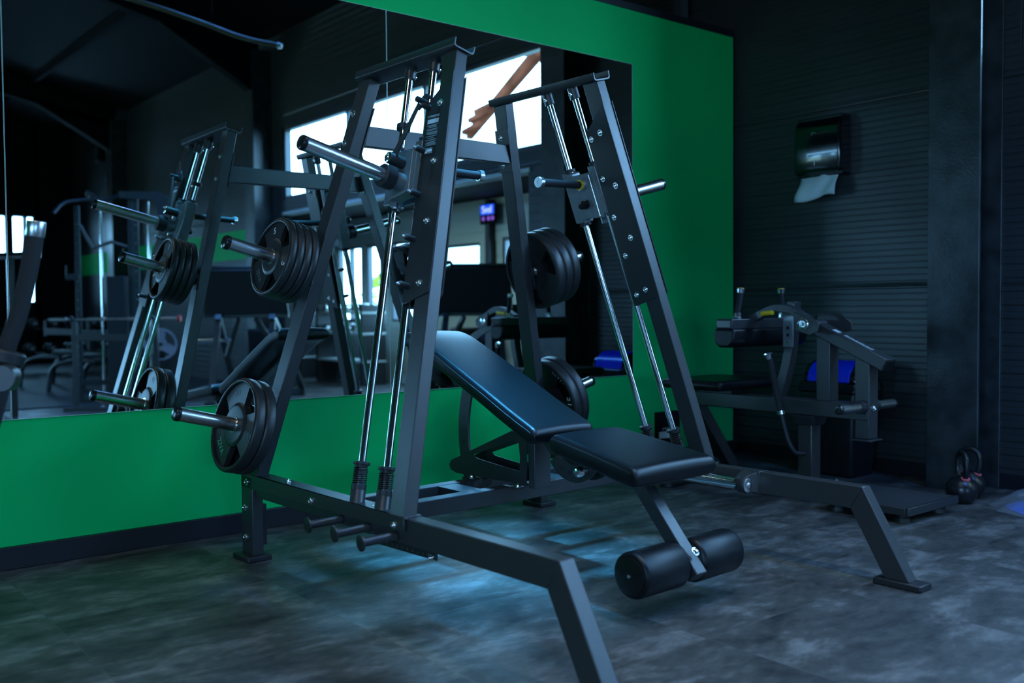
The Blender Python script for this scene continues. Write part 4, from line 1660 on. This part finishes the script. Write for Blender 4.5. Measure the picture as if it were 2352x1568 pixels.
# two leg presses with big foot plates
def leg_press(loc, rz, label, w=.95):
    t = far('leg_press_machine', label, 'gym machine', loc, rz, 'leg presses in the mirror')
    bm = B()
    hexa(bm, [(-w / 2, -.02, 1.06), (w / 2, -.02, 1.06), (w / 2 * .92, .12, 1.56), (-w / 2 * .92, .12, 1.56)], [(-w / 2, .03, 1.04), (w / 2, .03, 1.04), (w / 2 * .92, .17, 1.54), (-w / 2 * .92, .17, 1.54)])
    mk('foot_plate', bm, RUBBER, t, bevel=.01)
    bm = B()
    beam(bm, (-w / 2, 0, 1.03), (w / 2, 0, 1.03), .05, .05)
    beam(bm, (-w / 2 * .9, .14, 1.57), (w / 2 * .9, .14, 1.57), .04, .03)
    mk('plate_bar', bm, PAINT, t, bevel=.004)
    for s in (-1, 1):
        bm = B()
        beam(bm, (s * .30, .1, 1.02), (s * .42, -1.2, .12), .07, .07)
        mk('sled_rail', bm, PAINT, t, bevel=.004)
        bm = B()
        beam(bm, (s * .30, .05, 1.02), (s * .34, .35, .02), .06, .06)
        mk('leg', bm, PAINT, t, bevel=.004)
        bm = B()
        beam(bm, (s * .10, 0, 1.0), (s * .30, -.3, .55), .05, .05)
        mk('strut', bm, PAINT, t, bevel=.004)
        bm = B()
        cyl(bm, (s * .2, -.1, .75), (s * .62, -.1, .75), .025, 16)
        mk('weight_horn', bm, CHROME, t)
    bm = B()
    box(bm, (-.28, -1.45, .25), (.28, -1.25, .85))
    mk('backrest', bm, LEATHER, t, bevel=.03)
    bm = B()
    box(bm, (-.45, -1.3, 0), (.45, -1.2, .1))
    box(bm, (-.40, .3, 0), (.40, .38, .08))
    mk('base', bm, PAINT, t, bevel=.005)
    return t


leg_press((4.62, -1.40, 0), math.radians(36), 'leg press with a wide black foot plate, reflected left of the near upright')
leg_press((6.5, .38, 0), math.radians(36), 'leg press with black foot plate reflected behind the bench top', .9)

# tall cable tower
tw_ = far('cable_machine', 'blue-grey cable machine frame with chrome rods, reflected at the left', 'gym machine', (3.68, -2.75, 0), math.radians(30))
for x in (-.50, .10, .16):
    bm = B()
    beam(bm, (x, 0, 0), (x, 0, 2.45 if x > 0 else 2.33), .045, .06)
    mk('upright', bm, PAINT, tw_, bevel=.004)
for x in (-.50, .16):
    bm = B()
    for k in range(18):
        lathe(bm, (x, .031, .35 + .11 * k), (0, 1, 0), [(0, .010), (.004, .010), (.005, .006)], 10)
    mk('hole_row', bm, ZINC, tw_)
for x in (-.24, .30):
    bm = B()
    cyl(bm, (x, 0, .1), (x, 0, 2.38), .014, 14)
    mk('guide_rod', bm, CHROME, tw_)
bm = B()
poly = [(-.02, 2.50), (.42, 2.50), (.54, 2.44), (.60, 2.30), (.60, 1.85), (.44, 1.85), (.40, 2.40), (-.02, 2.42)]
prism(bm, poly, lambda a, b: (a, .03, b), lambda a, b: (a, .045, b))
mk('side_panel', bm, PAINT, tw_)
bm = B()
pipe(bm, bend([(.0, 0, 2.46), (-.22, 0, 2.38), (-.40, 0, 2.40), (-.62, .1, 2.36), (-.70, .2, 2.22)], .08), .022, 14)
pipe(bm, bend([(-.22, 0, 2.38), (-.42, -.1, 2.52), (-.38, -.1, 2.38)], .05), .018, 14)
mk('pull_up_bar', bm, RUBBER, tw_)
bm = B()
box(bm, (-.17, -.08, .1), (.04, .08, 1.5))
mk('weight_stack', bm, RUBBER, tw_, bevel=.005)
bm = B()
pipe(bm, [(-.47, 0, 2.1), (-.33, 0, 1.83), (-.10, .1, 1.9), (.05, 0, 1.85)], .022, 12)
mk('pulley_arm', bm, PAINT, tw_)
bm = B()
beam(bm, (-.55, 0, .25), (.7, 0, .25), .06, .06)
beam(bm, (-.55, 0, 0.03), (.7, 0, 0.03), .10, .06)
mk('base', bm, PAINT, tw_, bevel=.004)
for x, z in ((-.62, 1.55), (.02, 1.75)):
    bm = B()
    box(bm, (x - .01, .0, z - .09), (x, .06, z + .08))
    box(bm, (x, .0, z - .09), (x + .14, .06, z - .02))
    mk('bar_catch', bm, PAINT, tw_, bevel=.004)

# benches with curved legs
def curved_bench(loc, rz, label):
    t = far('barbell_bench', label, 'bench', loc, rz, 'benches with curved legs in the mirror')
    for y in (0, .55):
        bm = B()
        pipe(bm, bend([(-.36, y, .0), (-.30, y, .36), (.05, y, .45), (.5, y, .45)], .22, 9), .03, 16)
        mk('leg', bm, PAINT, t)
    bm = B()
    box(bm, (-.05, -.1, .46), (1.1, .25, .53))
    mk('seat', bm, LEATHER, t, bevel=.02)
    bm = B()
    for x in (-.5, .4):
        box(bm, (x, -.02, .72), (x + .05, .02, .95))
    beam(bm, (-.5, 0, .79), (.9, 0, .77), .05, .09)
    mk('catch_rail', bm, PAINT, t, bevel=.004)
    bm = B()
    beam(bm, (.45, 0, .45), (.45, 0, .74), .06, .06)
    mk('post', bm, PAINT, t)
    return t


curved_bench((3.95, -6.2, 0), math.radians(65), 'bench with curved tube legs under the silver bar, reflected at far left')
curved_bench((3.98, -4.75, 0), math.radians(65), 'bench with curved tube legs partly behind the near upright reflection')

bb = far('barbell', 'silver barbell with red end resting on the bench catches in the mirror', 'barbell', (3.1, -2.6, 1.0), math.radians(40))
bm = B()
cyl(bm, (-.62, 0, -.06), (.62, 0, -.06), .014, 14)
o1 = mk('bar', bm, STEEL, bb)
bm = B()
for x in (-.62, -.2, .25, .62):
    cyl(bm, (x - .10, 0, -.06), (x + .08, 0, -.06), .026, 16)
mk('sleeve', bm, STEEL, bb)
bm = B()
cyl(bm, (.70, 0, -.06), (.73, 0, -.06), .036, 16)
mk('end_cap', bm, RED, bb)
bb.location = (3.35, -2.0, 1.065)
rk = far('barbell_rack', 'low dark rack carrying the silver barbell in the mirror', 'rack', (3.35, -2.0, 0), math.radians(40))
for x in (-.45, .45):
    bm = B()
    beam(bm, (x, 0, 0), (x, 0, .97), .05, .05)
    beam(bm, (x - .02, 0, .96), (x - .02, .04, 1.04), .03, .02)
    mk('post', bm, PAINT, rk, bevel=.003)
bm = B()
beam(bm, (-.45, 0, .80), (.45, 0, .80), .05, .07)
mk('rail', bm, PAINT, rk, bevel=.003)
bm = B()
box(bm, (-.5, -.2, 0), (.5, .2, .04))
mk('base', bm, PAINT, rk)
hr = far('long_chrome_bar', 'long chrome bar crossing the thin mirror seam at far left', 'bar', (2.25, -1.4, 0), 0)
bm = B()
cyl(bm, (-.35, -.30, 1.63), (.18, .12, 1.655), .035, 20)
mk('bar', bm, CHROME, hr)
bm = B()
beam(bm, (-.05, -.05, 0), (-.05, -.05, 1.62), .06, .06)
beam(bm, (-.05, -.3, .03), (-.05, .3, .03), .08, .05)
mk('stand', bm, PAINT, hr)

# dumbbell rack and dumbbells
dr = far('dumbbell_rack', 'long black two-tier dumbbell rack by the back wall', 'rack', (4.3, -9.6, 0))
bm = B()
for z in (.36, .80):
    box(bm, (-1.3, -.2, z - .04), (1.5, .2, z))
mk('shelf', bm, DARK, dr, bevel=.004)
for x in (-1.25, 1.45):
    bm = B()
    box(bm, (x - .04, -.25, 0), (x + .04, .25, .85))
    mk('leg', bm, DARK, dr, bevel=.004)
db0 = thing('dumbbell', 'x', 'dumbbell', group='dumbbells on the rack')
bm = B()
lathe(bm, (0, .09, 0), (0, 1, 0), [(0, .06), (.01, .08), (.09, .08), (.10, .07), (.1005, .045)], 20)
lathe(bm, (0, -.09, 0), (0, -1, 0), [(0, .06), (.01, .08), (.09, .08), (.10, .07)], 20)
mk('head', bm, RUBBER, db0)
bm = B()
cyl(bm, (0, -.09, 0), (0, .09, 0), .017, 12)
mk('handle', bm, STEEL, db0)
text_mesh('number', '26', .075, .0015, WHITE, db0, Matrix.Translation((0, .1925, 0)) @ Matrix.Rotation(pi / 2, 4, 'X') @ Matrix.Rotation(pi, 4, 'Y'))
first = True
tiers = {0: ('lower tier', .36), 1: ('upper tier', .80)}
names_ = ['first', 'second', 'third', 'fourth', 'fifth', 'sixth', 'seventh', 'eighth']
for tier in (0, 1):
    for k in range(8):
        d = db0 if first else copy_tree(db0)
        first = False
        d.location = (4.3 - 1.1 + k * .33 + tier * .05, -9.6, tiers[tier][1] + .082)
        d['label'] = 'black round dumbbell, %s from the left on the rack %s' % (names_[k], tiers[tier][0])

# grey plate standing on the floor
gp = far('grey_weight_plate', 'light grey iron weight plate reflected behind the near lower plates', 'weight plate', (4.75, -4.6, .62), math.radians(20))
bm = B()
lathe(bm, (0, -.02, 0), (0, 1, 0), [(0, .19), (0, .225), (.04, .225), (.04, .19), (.03, .188), (.01, .188)], 48, cap=False)
lathe(bm, (0, -.015, 0), (0, 1, 0), [(0, .03), (0, .09), (.03, .09), (.03, .03)], 32, cap=False)
for a in (90, 210, 330):
    c0 = Vector((cos(math.radians(a)), 0, sin(math.radians(a))))
    beam(bm, c0 * .08, c0 * .195, .02, .13, (0, 1, 0) if False else c0.cross(Vector((0, 1, 0))))
mk('disc', bm, GREYP, gp)
gs = far('plate_stand', 'dark stand holding the light grey plate in the mirror', 'stand', (4.75, -4.6, 0), math.radians(20))
bm = B()
beam(bm, (0, -.16, 0), (0, -.16, .75), .06, .06)
box(bm, (-.25, -.3, 0), (.25, .1, .05))
cyl(bm, (0, -.16, .62), (0, .12, .62), .024, 16)
mk('stand', bm, PAINT, gs)

# wall speaker, conduit, sign
sp = far('wall_speaker', 'small dark speaker on the dark wall, reflected at upper left', 'speaker', (XR - .1, -10.6, 4.3), 0)
bm = B()
box(bm, (-.12, -.16, -.32), (.09, .16, .32))
mk('cabinet', bm, DARK, sp, bevel=.03)
bm = B()
lathe(bm, (-.121, 0, -.12), (-1, 0, 0), [(0, .09), (.006, .09), (.007, .07)], 24)
mk('cone', bm, RIB, sp)
cdt = far('ceiling_conduit', 'pale sagging conduit tube hanging below the roof beams', 'tube', (3.6, .2, 3.75))
P0 = [(3.048, -.212, 3.987), (3.483, .151, 3.790), (3.825, .437, 3.615), (4.074, .644, 3.549)]
P0 = [(2.3, -.83, 4.25)] + P0
bm = B()
pipe(bm, bend(P0, .3), .022, 14)
mk('tube', bm, HOSE, cdt, off=(3.6, .2, 3.75))
bm = B()
d = Vector(P0[-1]) - Vector(P0[-2])
lathe(bm, Vector(P0[-1]) - d.normalized() * .01, d, [(0, .03), (.02, .03), (.022, .026), (.04, .026), (.045, .02)], 18)
mk('end_fitting', bm, ALU, cdt, off=(3.6, .2, 3.75))
bm = B()
cyl(bm, (3.6, .25, 3.73), (3.6, .25, 5.25), .006, 8)
mk('hanger', bm, DARK, cdt, off=(3.6, .2, 3.75))

sg_ = far('lit_sign', 'glowing blue sign with small purple line on a dark post in the mirror', 'sign', (7.64, -0.66, 2.28))
bm = B()
beam(bm, (.01, -.1, -2.28), (.01, -.1, .2), .08, .12)
mk('post', bm, TRIM, sg_)
bm = B()
box(bm, (-.07, -.22, -.12), (-.04, .10, .14))
mk('panel', bm, DARK, sg_, bevel=.01)
Ms = Matrix(((0, 0, -1, -.078), (-1, 0, 0, -.06), (0, 1, 0, .06), (0, 0, 0, 1)))
text_mesh('lettering', 'Svel', .13, .006, NEONW, sg_, Ms @ Matrix.Diagonal((-1, 1, 1, 1)))
bm = B()
box(bm, (-.0765, -.20, .0), (-.071, .08, .125))
mk('sign_glow', bm, NEON, sg_, bevel=.01)
Ms = Matrix(((0, 0, -1, -.078), (-1, 0, 0, -.06), (0, 1, 0, -.05), (0, 0, 0, 1)))
for y_ in (-.14, -.03, .05):
    bm = B()
    lathe(bm, (-.071, y_, -.05), (-1, 0, 0), [(0, .028), (.006, .028), (.007, .024)], 16)
    mk('purple_mark', bm, NEONP, sg_)

# hall equipment: low racks of dumbbells and discs, out of focus
for i, (x, y) in enumerate(((7.2, -3.6), (7.25, -5.6))):
    t = far('storage_rack', ['low steel storage rack in the side hall nearer the opening', 'low steel storage rack in the side hall further back'][i], 'rack', (x, y, 0))
    for z in (.35, .75, 1.05):
        bm = B()
        box(bm, (-.2, -.7, z - .03), (.2, .7, z))
        mk('shelf', bm, RIBL, t, bevel=.004)
    for yy in (-.66, .66):
        bm = B()
        box(bm, (-.2, yy - .03, 0), (.2, yy + .03, 1.15))
        mk('side_frame', bm, PAINT, t, bevel=.004)
kb0 = None
for i in range(12):
    tier, k = divmod(i, 6)
    if kb0 is None:
        kb0 = thing('steel_dumbbell', 'x', 'dumbbell', group='steel dumbbells in the side hall')
        bm = B()
        for s in (-1, 1):
            lathe(bm, (0, 0, 0), (s, 0, 0), [(.06, .05), (.065, .06), (.13, .06), (.135, .05)], 16)
        mk('head', bm, STEEL, kb0)
        bm = B()
        cyl(bm, (-.06, 0, 0), (.06, 0, 0), .015, 10)
        mk('handle', bm, STEEL, kb0)
        d = kb0
    else:
        d = copy_tree(kb0)
    d.location = (7.2, -4.12 + k * .21, (.75, 1.05)[tier] + .062)
    d['label'] = 'shiny steel dumbbell, %s from the left on the %s hall rack shelf' % (names_[k], ('middle', 'top')[tier])

# outside: neighbouring house roof seen through the high window, shrubs beyond the hall windows
hs = far('neighbour_house', 'pale house with brown tiled roof edge outside the high window', 'house', (15, -2, 0))


def opt(px, py, X):
    X_ = (px - 1176) / 2221.8
    Y_ = (py - 784) / 2221.8
    d = FW + RT * X_ - UP * Y_
    t = X / d.x
    p = Vector((0, 0, 1.1)) + d * t
    return Vector((p.x, 2 * D - p.y, p.z))


a, b = opt(1245, 105, 14.5), opt(1070, 310, 14.5)
bm = B()
d = b - a
hexa(bm, [a + Vector((0, 0, .22)), a - Vector((0, 0, .12)), b - Vector((0, 0, .10)), b + Vector((0, 0, .10))], [p + Vector((.2, 0, 0)) for p in (a + Vector((0, 0, .22)), a - Vector((0, 0, .12)), b - Vector((0, 0, .10)), b + Vector((0, 0, .10)))])
mk('roof_edge', bm, BRICK, hs, off=(15, -2, 0))
for px, py, w in ((1120, 250, .5), (1100, 272, .4), (1083, 300, .35)):
    c_ = opt(px, py, 14.3)
    bm = B()
    beam(bm, c_ + Vector((0, -w, 0)), c_ + Vector((0, w, .12)), .12, .12)
    mk('tile_course', bm, BRICK, hs, off=(15, -2, 0))
bm = B()
c_ = opt(1170, 330, 15.5)
box(bm, (15.4, c_.y - 3.0, 0), (16.5, c_.y + 1.0, c_.z + .5))
mk('house_wall', bm, RENDERW, hs, off=(15, -2, 0))
for i, (y, w, h) in enumerate(((-7.6, 1.6, 1.9), (-3.2, 1.5, 1.7), (0.4, 1.3, 1.8))):
    t = far('garden_shrub', ['leafy green shrub outside the far hall window', 'leafy green shrub outside the middle hall windows', 'leafy green shrub outside the near hall windows'][i], 'shrub', (10.6, y, -.02))
    bm = B()
    rr = random.Random(i)
    for k in range(260):
        a1, a2 = rr.uniform(0, 6.28), rr.uniform(-.6, 1.5)
        rr_ = rr.uniform(.55, 1)
        c_ = Vector((cos(a1) * cos(a2) * .7, sin(a1) * cos(a2) * w, h * .55 + sin(a2) * h * .45)) * 1.0
        c_.x *= rr_
        c_.y *= rr_
        nrm = Vector((rr.uniform(-1, 1), rr.uniform(-1, 1), rr.uniform(-1, 1))).normalized()
        x_, y_, _ = frame_of(nrm)
        s_ = rr.uniform(.06, .13)
        hexa(bm, [c_ + x_ * s_, c_ + y_ * s_ * .5, c_ - x_ * s_, c_ - y_ * s_ * .5], [c_ + x_ * s_ + nrm * .01, c_ + y_ * s_ * .5 + nrm * .01, c_ - x_ * s_ + nrm * .01, c_ - y_ * s_ * .5 + nrm * .01])
    mk('foliage', bm, LEAF, t, smooth=None)
    bm = B()
    cyl(bm, (0, 0, 0), (0, 0, h * .6), .05, 8)
    mk('stem', bm, BRICK, t)
bm = B()
box(bm, (7.95, -30, -.12), (40, 25, -.02))
tag(mk('ground', bm, mat('outside paving', (0.3, 0.3, 0.28), .8, noise=(1, .2)), None), None, None, None, 'structure')
bm = B()
box(bm, (-40, -30, -.12), (-6.2, 25, -.02))
tag(mk('bounce_ground', bm, mat('unseen warm bounce ground', (0.85, 0.62, 0.32), .8, noise=(1, .2)), None), None, None, None, 'structure')  # unseen ground, warm-coloured to bounce neutral light through the left window
